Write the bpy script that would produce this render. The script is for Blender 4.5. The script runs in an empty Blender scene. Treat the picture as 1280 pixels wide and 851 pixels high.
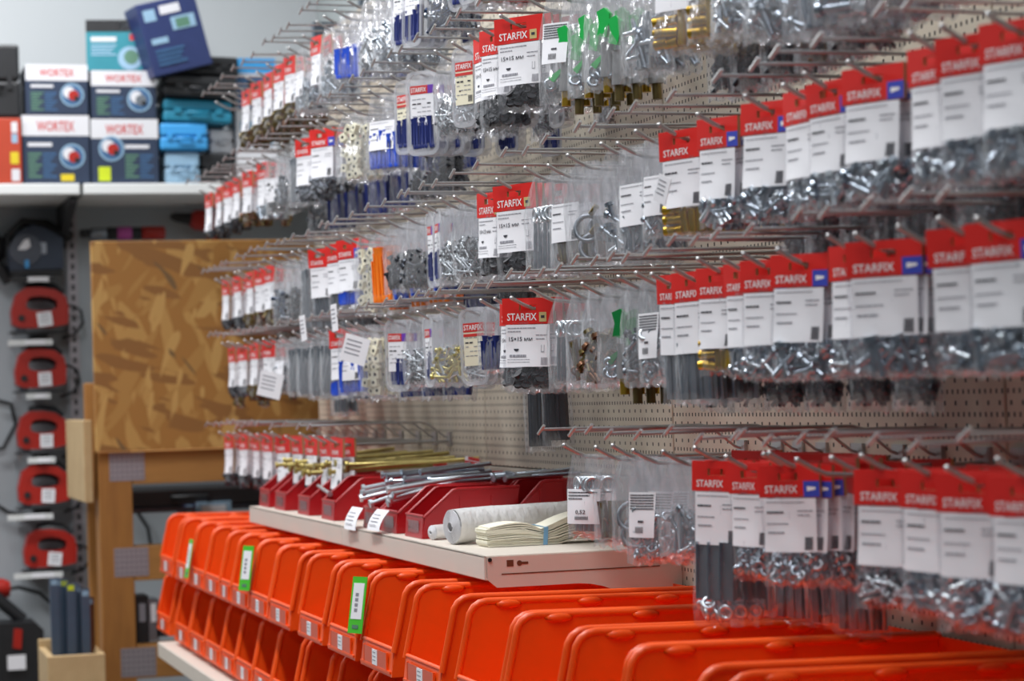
import bpy, math, random
from mathutils import Matrix, Vector
random.seed(7)
C = bpy.context.scene
COL = C.collection
PI = math.pi

# ------------------------------------------------------------------ camera
F_PX = 2900.0
YAW, PITCH, ROLL = [math.radians(a) for a in (16.658, 1.317, -1.740)]
CAM = Vector((-1.2, 0.0, 1.45))
cy, sy = math.cos(YAW), math.sin(YAW)
fw = Vector((sy*math.cos(PITCH), cy*math.cos(PITCH), math.sin(PITCH)))
r0 = Vector((cy, -sy, 0)); u0 = r0.cross(fw)
rt = r0*math.cos(ROLL) + u0*math.sin(ROLL)
up = -r0*math.sin(ROLL) + u0*math.cos(ROLL)
cam = bpy.data.objects.new('camera', bpy.data.cameras.new('camera'))
COL.objects.link(cam)
mw = Matrix.Identity(4)
for i in range(3):
    mw[i][0] = rt[i]; mw[i][1] = up[i]; mw[i][2] = -fw[i]; mw[i][3] = CAM[i]
cam.matrix_world = mw
cam.data.sensor_width = 36; cam.data.lens = F_PX/1280*36
cam.data.clip_start = .05
C.camera = cam

def ray(x, y):
    return rt*((x-640)/F_PX) - up*((y-425.5)/F_PX) + fw
def on_x(x, y, X):                      # photo point -> place on the plane X = const
    d = ray(x, y); return CAM + d*((X-CAM.x)/d.x)
def on_y(x, y, Y):
    d = ray(x, y); return CAM + d*(Y/d.y)
def on_z(x, y, Z):
    d = ray(x, y); return CAM + d*((Z-CAM.z)/d.z)
def depth_at(x, X):                     # distance along the aisle of something on plane X (at eye level)
    return on_x(x, 470, X).y

cam.data.dof.use_dof = True
cam.data.dof.focus_distance = (on_x(660, 430, -.24)-CAM).dot(fw)
cam.data.dof.aperture_fstop = 6.0
cam.data.dof.aperture_blades = 9

# ------------------------------------------------------------------ materials
MATS = {}
def lin(h):
    h = h.lstrip('#'); out = []
    for i in (0, 2, 4):
        c = int(h[i:i+2], 16)/255
        out.append(c/12.92 if c <= .04045 else ((c+.055)/1.055)**2.4)
    return (*out, 1)
def mat(name, hexc, rough=.5, metal=0., var=.06, scale=30., bump=0., bscale=80., coat=0., trans=0., spec=.5):
    m = bpy.data.materials.new(name); m.use_nodes = True
    nt = m.node_tree; b = nt.nodes['Principled BSDF']
    c = lin(hexc)
    b.inputs['Roughness'].default_value = rough
    b.inputs['Metallic'].default_value = metal
    b.inputs['Coat Weight'].default_value = coat
    b.inputs['Specular IOR Level'].default_value = spec
    if trans: b.inputs['Subsurface Weight'].default_value = trans
    tc = nt.nodes.new('ShaderNodeTexCoord')
    n = nt.nodes.new('ShaderNodeTexNoise'); n.inputs['Scale'].default_value = scale; n.inputs['Detail'].default_value = 4
    nt.links.new(tc.outputs['Object'], n.inputs['Vector'])
    mx = nt.nodes.new('ShaderNodeMix'); mx.data_type = 'RGBA'
    mx.inputs['A'].default_value = tuple(max(0, v*(1-var)) for v in c[:3])+(1,)
    mx.inputs['B'].default_value = tuple(min(1, v*(1+var)) for v in c[:3])+(1,)
    nt.links.new(n.outputs['Fac'], mx.inputs['Factor'])
    nt.links.new(mx.outputs['Result'], b.inputs['Base Color'])
    if bump:
        n2 = nt.nodes.new('ShaderNodeTexNoise'); n2.inputs['Scale'].default_value = bscale; n2.inputs['Detail'].default_value = 3
        nt.links.new(tc.outputs['Object'], n2.inputs['Vector'])
        bp = nt.nodes.new('ShaderNodeBump'); bp.inputs['Strength'].default_value = bump; bp.inputs['Distance'].default_value = .01
        nt.links.new(n2.outputs['Fac'], bp.inputs['Height']); nt.links.new(bp.outputs['Normal'], b.inputs['Normal'])
    MATS[name] = m
    return m
def film(name, hexc, opac, rough=.16, bump=.5, bscale=60., cap=.22):
    m = bpy.data.materials.new(name); m.use_nodes = True
    nt = m.node_tree; b = nt.nodes['Principled BSDF']; out = nt.nodes['Material Output']
    b.inputs['Base Color'].default_value = lin(hexc)
    b.inputs['Roughness'].default_value = rough
    b.inputs['Specular IOR Level'].default_value = .8
    tc = nt.nodes.new('ShaderNodeTexCoord')
    n2 = nt.nodes.new('ShaderNodeTexNoise'); n2.inputs['Scale'].default_value = bscale; n2.inputs['Detail'].default_value = 2
    mp = nt.nodes.new('ShaderNodeMapping'); mp.inputs['Scale'].default_value = (1.6, 1, .6)
    nt.links.new(tc.outputs['Object'], mp.inputs['Vector']); nt.links.new(mp.outputs['Vector'], n2.inputs['Vector'])
    bp = nt.nodes.new('ShaderNodeBump'); bp.inputs['Strength'].default_value = bump; bp.inputs['Distance'].default_value = .012
    nt.links.new(n2.outputs['Fac'], bp.inputs['Height']); nt.links.new(bp.outputs['Normal'], b.inputs['Normal'])
    N = nt.nodes.new; L = nt.links.new
    t = N('ShaderNodeBsdfTransparent'); t.inputs['Color'].default_value = (.97, .97, .98, 1)
    gl = N('ShaderNodeBsdfGlossy'); gl.inputs['Roughness'].default_value = rough; gl.inputs['Color'].default_value = (.95, .95, .97, 1)
    L(bp.outputs['Normal'], gl.inputs['Normal'])
    fr = N('ShaderNodeFresnel'); fr.inputs['IOR'].default_value = 1.42; L(bp.outputs['Normal'], fr.inputs['Normal'])
    cl = N('ShaderNodeMath'); cl.operation = 'MINIMUM'; cl.inputs[1].default_value = cap; L(fr.outputs['Fac'], cl.inputs[0])
    m1 = N('ShaderNodeMixShader'); m1.inputs['Fac'].default_value = opac
    L(t.outputs[0], m1.inputs[1]); L(b.outputs[0], m1.inputs[2])
    m2 = N('ShaderNodeMixShader'); L(cl.outputs[0], m2.inputs['Fac']); L(m1.outputs[0], m2.inputs[1]); L(gl.outputs[0], m2.inputs[2])
    L(m2.outputs[0], out.inputs['Surface'])
    MATS[name] = m
    return m

film('clear_film', '#e2e4e8', .05, bump=.3, bscale=40., cap=.17)
film('zip_film', '#f4f5f7', .145, rough=.16, bump=.45, bscale=42, cap=.22)
film('case_plastic', '#eceef2', .24, rough=.3, bump=.1)
film('roll_film', '#fafafa', .92, rough=.3, bump=.3)
film('tape_film', '#8a3028', .25, rough=.15, bump=.1)
mat('card_red', '#d8231c', .45)
mat('card_tan', '#b08860', .7)
mat('ink_white', '#f2f0f0', .5)
mat('ink_blue', '#3a48b4', .5)
mat('ink_gold', '#c8b47a', .5)
mat('ink_dark', '#30303a', .6)
mat('ink_grey', '#8c8c94', .6)
mat('ink_purple', '#6a3aa8', .5)
mat('ink_red', '#c8322e', .5)
mat('label_white', '#eeeef2', .5, var=.02)
mat('label_cream', '#e8e2c8', .5, var=.02)
mat('zinc', '#b4bfca', .28, 1., var=.2, scale=120)
mat('zinc_light', '#dce4ea', .3, .85, var=.12, scale=120)
mat('steel_grey', '#8a9098', .4, .8, var=.12)
mat('dark_metal', '#4a4e56', .38, .7, var=.25, scale=90)
mat('black_rubber', '#1c1e24', .6, var=.3)
mat('bronze', '#77683f', .36, .75, var=.35, scale=70)
mat('copper_brown', '#6e4a32', .38, .6, var=.3)
mat('yellow_zinc', '#cfc27a', .35, .75, var=.15, scale=60)
mat('bolt_yellow', '#b0a060', .4, .7, var=.3, scale=70)
mat('brass', '#cfa83c', .28, .9, var=.15, scale=60)
mat('plug_blue', '#2850c4', .38, trans=.0)
mat('plug_navy', '#1d2a6a', .4)
mat('navy_metal', '#33425e', .32, .6, var=.3)
mat('cream_plastic', '#e4e0c8', .45)
mat('orange_tube', '#ee7a1c', .35)
mat('valve_green', '#12b04c', .35)
mat('green_dark', '#0c7a38', .35)
mat('chrome', '#b4b4b4', .3, .65, var=.05)
mat('chrome_tip', '#c8c8c8', .3, .7, var=.03)
mat('bin_orange', '#f4560a', .4, var=.05, scale=12, bump=.03, bscale=200)
mat('bin_red', '#a80f18', .33, var=.08, scale=12)
mat('shelf_beige', '#d9d0c4', .45, var=.03, scale=14)
mat('shelf_white', '#dcdedd', .5, var=.03)
mat('hole_dark', '#6b3a20', .8)
mat('plain_panel', '#b9b2a4', .5, var=.03, scale=8)
mat('upright_grey', '#5e6a76', .5, .3)
mat('tag_green', '#4cc030', .45)
mat('tag_holder', '#d84a14', .3, var=.08)
mat('paper_cream', '#ece8d4', .8, var=.04, scale=60)
mat('band_blue', '#78a8cc', .5)
mat('wall_grey', '#bcc0c2', .85, var=.03, scale=2)
mat('wall_side', '#a9b0b0', .85, var=.03, scale=2)
mat('tool_panel', '#a6adb2', .6, var=.05, scale=4)
mat('floor_grey', '#85817c', .6, var=.1, scale=5)
mat('tool_red', '#a82218', .4, var=.12, scale=25)
mat('tool_black', '#1a1b1e', .5, var=.3)
mat('tool_navy', '#1e2c40', .5, var=.2)
mat('box_navy', '#26344c', .5, var=.12)
mat('box_blue', '#3a6088', .5, var=.15)
mat('box_teal', '#2a8290', .45, var=.12)
mat('box_tilt', '#2a3664', .45, var=.15)
mat('box_white', '#d6d6da', .5, var=.03)
mat('box_sky', '#3c9ad8', .45, var=.06)
mat('box_aqua', '#1f7f9c', .5, var=.1)
mat('box_green', '#58806a', .5)
mat('box_brick', '#b03c20', .5, var=.08)
mat('box_yellow', '#d8c020', .5)
mat('box_lime', '#c8d820', .5)
mat('box_pale', '#8fb0c8', .4, var=.1)
mat('pink', '#b84c9c', .4)
mat('wood_edge', '#d8b888', .7, var=.1)
mat('plate_zinc', '#a6a2a8', .5, .5, var=.15, scale=300)
mat('rod_blue', '#5a6e84', .4, .6, var=.15)

def wood(name, c1, c2, sc=(1.2, 1.2, 9)):
    m = mat(name, c1, .6); nt = m.node_tree; b = nt.nodes['Principled BSDF']
    tc = nt.nodes.new('ShaderNodeTexCoord'); mp = nt.nodes.new('ShaderNodeMapping'); mp.inputs['Scale'].default_value = sc
    w = nt.nodes.new('ShaderNodeTexNoise'); w.inputs['Scale'].default_value = 6; w.inputs['Detail'].default_value = 6; w.inputs['Distortion'].default_value = .6
    cr = nt.nodes.new('ShaderNodeMix'); cr.data_type = 'RGBA'; cr.inputs['A'].default_value = lin(c1); cr.inputs['B'].default_value = lin(c2)
    nt.links.new(tc.outputs['Object'], mp.inputs['Vector']); nt.links.new(mp.outputs['Vector'], w.inputs['Vector'])
    nt.links.new(w.outputs['Fac'], cr.inputs['Factor']); nt.links.new(cr.outputs['Result'], b.inputs['Base Color'])
wood('pine', '#b8803c', '#94602c', (9, 9, 1.2))
wood('pine_rail', '#c08a48', '#9c6c34', (1.2, 9, 9))
wood('pine_pale', '#d8bc8c', '#b8986c', (3, 3, 3))
def osb():
    m = mat('chipboard', '#b98442', .6); nt = m.node_tree; b = nt.nodes['Principled BSDF']
    tc = nt.nodes.new('ShaderNodeTexCoord')
    prev = None
    cols = ['#c89a54', '#bc8c48', '#9a6a34', '#d0a45e', '#80623c']
    base = nt.nodes.new('ShaderNodeRGB'); base.outputs[0].default_value = lin('#b07c3a'); prev = base.outputs[0]
    for k, (ang, th) in enumerate(((15, .56), (-38, .58), (75, .57), (-14, .61), (35, .70))):
        m0 = nt.nodes.new('ShaderNodeMapping'); m0.inputs['Rotation'].default_value = (0, math.radians(ang), 0)
        mp = nt.nodes.new('ShaderNodeMapping'); mp.inputs['Scale'].default_value = (24, 8, 6); mp.inputs['Location'].default_value = (k*3.1, k*1.7, k*2.3)
        v = nt.nodes.new('ShaderNodeTexNoise'); v.inputs['Scale'].default_value = 1.0; v.inputs['Detail'].default_value = 1.5; v.inputs['Distortion'].default_value = .3
        nt.links.new(tc.outputs['Object'], m0.inputs['Vector']); nt.links.new(m0.outputs['Vector'], mp.inputs['Vector']); nt.links.new(mp.outputs['Vector'], v.inputs['Vector'])
        g = nt.nodes.new('ShaderNodeMapRange'); g.inputs['From Min'].default_value = th-.012; g.inputs['From Max'].default_value = th+.012
        nt.links.new(v.outputs['Fac'], g.inputs['Value'])
        mx = nt.nodes.new('ShaderNodeMix'); mx.data_type = 'RGBA'; mx.inputs['B'].default_value = lin(cols[k])
        nt.links.new(g.outputs['Result'], mx.inputs['Factor']); nt.links.new(prev, mx.inputs['A']); prev = mx.outputs['Result']
    nt.links.new(prev, b.inputs['Base Color'])
osb()
def pegboard_mat():
    # dense rows of slots 12.5 mm apart and sparse rows 25 mm apart, in turn every 12.5 mm of height
    m = mat('pegboard', '#c9c0ae', .5, var=.02); nt = m.node_tree; b = nt.nodes['Principled BSDF']
    N = nt.nodes.new; L = nt.links.new
    tc = N('ShaderNodeTexCoord'); sp = N('ShaderNodeSeparateXYZ'); L(tc.outputs['Object'], sp.inputs[0])
    def op(o, a, bb=None, clamp=False):
        n = N('ShaderNodeMath'); n.operation = o; n.use_clamp = clamp
        for i, v in enumerate((a, bb)):
            if v is None: continue
            if isinstance(v, (int, float)): n.inputs[i].default_value = v
            else: L(v, n.inputs[i])
        return n.outputs[0]
    def slots(pitch_y, pitch_z, offz, hw, hh):
        fy = op('ABSOLUTE', op('SUBTRACT', op('FRACT', op('DIVIDE', sp.outputs['Y'], pitch_y)), .5))
        fz = op('ABSOLUTE', op('SUBTRACT', op('FRACT', op('DIVIDE', op('ADD', sp.outputs['Z'], offz), pitch_z)), .5))
        return op('MULTIPLY', op('LESS_THAN', fy, hw/pitch_y), op('LESS_THAN', fz, hh/pitch_z))
    a = slots(.0125, .025, 0, .0021, .0026); c = slots(.025, .025, .0125, .0024, .0026)
    hole = op('MAXIMUM', a, c)
    mx = N('ShaderNodeMix'); mx.data_type = 'RGBA'; mx.inputs['B'].default_value = lin('#2a241e')
    src = b.inputs['Base Color'].links[0].from_socket
    L(src, mx.inputs['A']); L(hole, mx.inputs['Factor']); L(mx.outputs['Result'], b.inputs['Base Color'])
    bp = N('ShaderNodeBump'); bp.inputs['Strength'].default_value = .6; bp.inputs['Distance'].default_value = .002; bp.invert = True
    L(hole, bp.inputs['Height']); L(bp.outputs['Normal'], b.inputs['Normal'])
pegboard_mat()

# ------------------------------------------------------------------ mesh builder
TEXT = {}
def text_geo(s, bold=True):
    if s not in TEXT:
        cu = bpy.data.curves.new('t', 'FONT'); cu.body = s; cu.size = 1; cu.resolution_u = 2
        if bold: cu.offset = .012
        ob = bpy.data.objects.new('t', cu); COL.objects.link(ob)
        dg = bpy.context.evaluated_depsgraph_get()
        me = bpy.data.meshes.new_from_object(ob.evaluated_get(dg))
        vs = [tuple(v.co) for v in me.vertices]; fs = [tuple(p.vertices) for p in me.polygons]
        bpy.data.objects.remove(ob); bpy.data.meshes.remove(me)
        x0 = min(v[0] for v in vs); x1 = max(v[0] for v in vs); y0 = min(v[1] for v in vs); y1 = max(v[1] for v in vs)
        TEXT[s] = ([((v[0]-x0)/(x1-x0), (v[1]-y0)/(y1-y0)) for v in vs], fs)
    return TEXT[s]

class MB:
    def __init__(s):
        s.v = []; s.f = []; s.m = []; s.sm = []; s.mats = []; s.M = Matrix.Identity(4)
    def mi(s, name):
        if name not in s.mats: s.mats.append(name)
        return s.mats.index(name)
    def add(s, vs, fs, m, smooth=False):
        o = len(s.v); k = s.mi(m)
        s.v += [tuple(s.M @ Vector(v)) for v in vs]
        for f in fs:
            s.f.append(tuple(i+o for i in f)); s.m.append(k); s.sm.append(smooth)
    def box(s, c, d, m, R=None):
        x, y, z = [a/2 for a in d]
        vs = [Vector((i*x, j*y, k*z)) for i in (-1, 1) for j in (-1, 1) for k in (-1, 1)]
        if R: vs = [R @ v for v in vs]
        vs = [v+Vector(c) for v in vs]
        s.add(vs, [(0, 1, 3, 2), (4, 6, 7, 5), (0, 4, 5, 1), (2, 3, 7, 6), (0, 2, 6, 4), (1, 5, 7, 3)], m)
    def quad(s, a, b, c, d, m):
        s.add([a, b, c, d], [(0, 1, 2, 3)], m)
    def tube(s, pts, r, m, n=8, caps=True, rs=None):
        pts = [Vector(p) for p in pts]; vs = []; fs = []
        prev = None
        for i, p in enumerate(pts):
            d = (pts[min(i+1, len(pts)-1)]-pts[max(i-1, 0)]).normalized()
            if prev is None:
                a = d.cross(Vector((0, 0, 1)))
                if a.length < .1: a = d.cross(Vector((1, 0, 0)))
            else: a = prev - d*prev.dot(d)
            a.normalize(); b = d.cross(a); prev = a
            rr = rs[i] if rs else r
            for k in range(n):
                t = 2*PI*k/n
                vs.append(p+(a*math.cos(t)+b*math.sin(t))*rr)
        for i in range(len(pts)-1):
            for k in range(n):
                fs.append((i*n+k, i*n+(k+1) % n, (i+1)*n+(k+1) % n, (i+1)*n+k))
        s.add(vs, fs, m, True)
        if caps:
            s.add(vs[:n], [tuple(range(n))[::-1]], m); s.add(vs[-n:], [tuple(range(n))], m)
    def ring(s, c, ax, r, r2, m, n=16, k=6):
        ax = Vector(ax).normalized(); a = ax.cross(Vector((.3, .5, .81))).normalized(); b = ax.cross(a)
        vs = []; fs = []
        for i in range(n):
            t = 2*PI*i/n; dd = a*math.cos(t)+b*math.sin(t)
            for j in range(k):
                q = 2*PI*j/k
                vs.append(Vector(c)+dd*(r+r2*math.cos(q))+ax*(r2*math.sin(q)))
        for i in range(n):
            for j in range(k):
                fs.append((i*k+j, ((i+1) % n)*k+j, ((i+1) % n)*k+(j+1) % k, i*k+(j+1) % k))
        s.add(vs, fs, m, True)
    def ball(s, c, r, m, n=8, sc=(1, 1, 1)):
        vs = []; fs = []; h = n//2+1
        for i in range(h+1):
            t = PI*i/h
            for j in range(n):
                q = 2*PI*j/n
                vs.append((c[0]+sc[0]*r*math.sin(t)*math.cos(q), c[1]+sc[1]*r*math.sin(t)*math.sin(q), c[2]+sc[2]*r*math.cos(t)))
        for i in range(h):
            for j in range(n): fs.append((i*n+j, (i+1)*n+j, (i+1)*n+(j+1) % n, i*n+(j+1) % n))
        s.add(vs, fs, m, True)
    def prism(s, out, ax, a, b, m, hole=None):
        """outline in the plane normal to axis ax, extruded from a to b; an optional hole with as many points"""
        def P(p, t):
            return {'x': (t, p[0], p[1]), 'y': (p[0], t, p[1]), 'z': (p[0], p[1], t)}[ax]
        n = len(out)
        va = [P(p, a) for p in out]; vb = [P(p, b) for p in out]
        s.add(va+vb, [(i, (i+1) % n, n+(i+1) % n, n+i) for i in range(n)], m)
        if hole is None:
            s.add(va, [tuple(range(n))], m); s.add(vb, [tuple(range(n))[::-1]], m)
        else:
            ha = [P(p, a) for p in hole]; hb = [P(p, b) for p in hole]
            s.add(va+ha, [(i, (i+1) % n, n+(i+1) % n, n+i) for i in range(n)], m)
            s.add(vb+hb, [(i, n+i, n+(i+1) % n, (i+1) % n) for i in range(n)], m)
            s.add(ha+hb, [(i, n+i, n+(i+1) % n, (i+1) % n) for i in range(n)], m)
    def text(s, t, o, ux, uz, w, h, m):
        """flat lettering filling a w x h field whose lower corner is o"""
        vs, fs = text_geo(t); o = Vector(o); ux = Vector(ux); uz = Vector(uz)
        s.add([o+ux*(v[0]*w)+uz*(v[1]*h) for v in vs], fs, m)
    def mesh(s, name):
        me = bpy.data.meshes.new(name)
        me.from_pydata(s.v, [], s.f)
        for n in s.mats: me.materials.append(MATS[n])
        me.polygons.foreach_set('material_index', s.m)
        me.polygons.foreach_set('use_smooth', s.sm)
        me.update()
        return me
    def build(s, name, parent=None, bevel=0., loc=None):
        o = bpy.data.objects.new(name, s.mesh(name)); COL.objects.link(o)
        if parent: o.parent = parent
        if loc: o.location = loc
        if bevel:
            b = o.modifiers.new('bevel', 'BEVEL'); b.width = bevel; b.segments = 2; b.limit_method = 'ANGLE'
        return o

def tag(o, label, cat, group=None):
    o['label'] = label; o['category'] = cat
    if group: o['group'] = group
    return o
def thing(name, label, cat, loc=(0, 0, 0), rot=(0, 0, 0), group=None):
    o = bpy.data.objects.new(name, None); COL.objects.link(o); o.location = loc; o.rotation_euler = rot
    o.empty_display_size = .05
    return tag(o, label, cat, group)
def dup(root, loc, rot=(0, 0, 0), label=None, group=None):
    r = root.copy(); COL.objects.link(r); r.location = loc; r.rotation_euler = rot
    if label: r['label'] = label
    if group: r['group'] = group
    for ch in CHILD[root.name]:
        c = ch.copy(); COL.objects.link(c); c.parent = r
        for g in ch.children:
            d = g.copy(); COL.objects.link(d); d.parent = c
    return r
CHILD = {}
def structure(o): o['kind'] = 'structure'; return o
ORD = ['', 'first', 'second', 'third', 'fourth', 'fifth', 'sixth', 'seventh', 'eighth', 'ninth', 'tenth', 'eleventh', 'twelfth',
       'thirteenth', 'fourteenth', 'fifteenth', 'sixteenth', 'seventeenth', 'eighteenth', 'nineteenth', 'twentieth', 'twenty-first',
       'twenty-second', 'twenty-third', 'twenty-fourth', 'twenty-fifth', 'twenty-sixth']

# ------------------------------------------------------------------ room shell
b = MB(); b.box((-1.5, 3.5, -.05), (7, 9.5, .1), 'floor_grey'); structure(b.build('floor'))
BACK = 7.25
b = MB(); b.box((-2.0, BACK+.05, 1.7), (5.6, .1, 3.4), 'wall_grey'); structure(b.build('wall_back'))
b = MB(); b.box((.40, 3.5, 1.7), (.1, 7.5, 3.4), 'wall_side'); structure(b.build('wall_right'))

# ------------------------------------------------------------------ perforated shelving wall
Z0 = CAM.z
TOP = 2.34
Y_END = 5.72
seams = [1.2, 2.2, 3.2, 4.2, 5.2, Y_END]
names = ['first from the near end', 'second from the near end', 'in the middle above the beige shelf', 'behind the long bolts', 'narrow one at the chipboard end']
LOW = {2: 1.318, 3: 1.318}
for i in range(5):
    z0 = LOW.get(i, .25)
    b = MB(); b.box((0, 0, (TOP-z0)/2), (.012, seams[i+1]-seams[i]-.004, TOP-z0), 'pegboard')
    o = b.build('pegboard_panel', loc=(.006, (seams[i]+seams[i+1])/2, z0), bevel=.0015)
    tag(o, 'beige perforated hook panel, ' + names[i], 'pegboard')
    if i in LOW:
        b = MB(); b.box((0, 0, (z0-.25)/2), (.012, seams[i+1]-seams[i]-.004, z0-.254), 'plain_panel')
        o = b.build('back_panel', loc=(.006, (seams[i]+seams[i+1])/2, .25), bevel=.0015)
        tag(o, 'plain beige back panel behind the red bins, ' + ('one with the white film roll' if i == 2 else 'one with the long bolts'), 'panel')
for y in seams:
    b = MB(); b.box((.04, 0, 1.2), (.055, .028, 2.4), 'upright_grey')
    for k in range(30): b.box((.0118, 0, .3+k*.07), (.002, .006, .03), 'tool_black')
    tag(b.build('shelving_upright', loc=(0, y, 0)), 'grey slotted steel upright behind the hook panels', 'upright', 'uprights of the hook wall')

# ------------------------------------------------------------------ hooks
ROWZ = [Z0+.727, Z0+.538, Z0+.302, Z0+.135, Z0-.078]
ROWN = ['top', 'second', 'third', 'fourth', 'bottom']
hook = thing('display_hook', 'x', 'hook')
b = MB(); b.tube([(.0, 0, 0), (-.20, 0, 0), (-.222, 0, .002), (-.236, 0, .008), (-.252, 0, .017)], .0026, 'chrome', 7); hw = b.build('wire_arm', hook)
b = MB(); b.ball((-.253, 0, .018), .0033, 'chrome_tip'); b.build('tip', hw)
b = MB(); b.tube([(0, 0, .006), (-.012, 0, .010), (-.045, 0, .036), (-.06, 0, .040), (-.285, 0, .040)], .002, 'chrome', 7)
la = b.build('label_arm', hook)
b = MB(); b.tube([(-.283, -.009, .045), (-.286, .009, .034)], .0022, 'chrome_tip', 7); b.build('cross_bar', la)
b = MB(); b.box((-.002, 0, .004), (.005, .03, .028), 'chrome'); b.build('back_plate', hook)
CHILD[hook.name] = list(hook.children)
first = True
def put_hook(r, y):
    global first
    loc = (0, y, ROWZ[r]-.012); rot = (0, random.uniform(-.02, .02), random.uniform(-.03, .03))
    lab = 'chrome double-wire display hook on the %s hook row' % ROWN[r]
    if first:
        hook.location = loc; hook.rotation_euler = rot; hook['label'] = lab; hook['group'] = 'hooks on the %s row' % ROWN[r]; first = False
    else:
        dup(hook, loc, rot, lab, 'hooks on the %s row' % ROWN[r])

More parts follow.
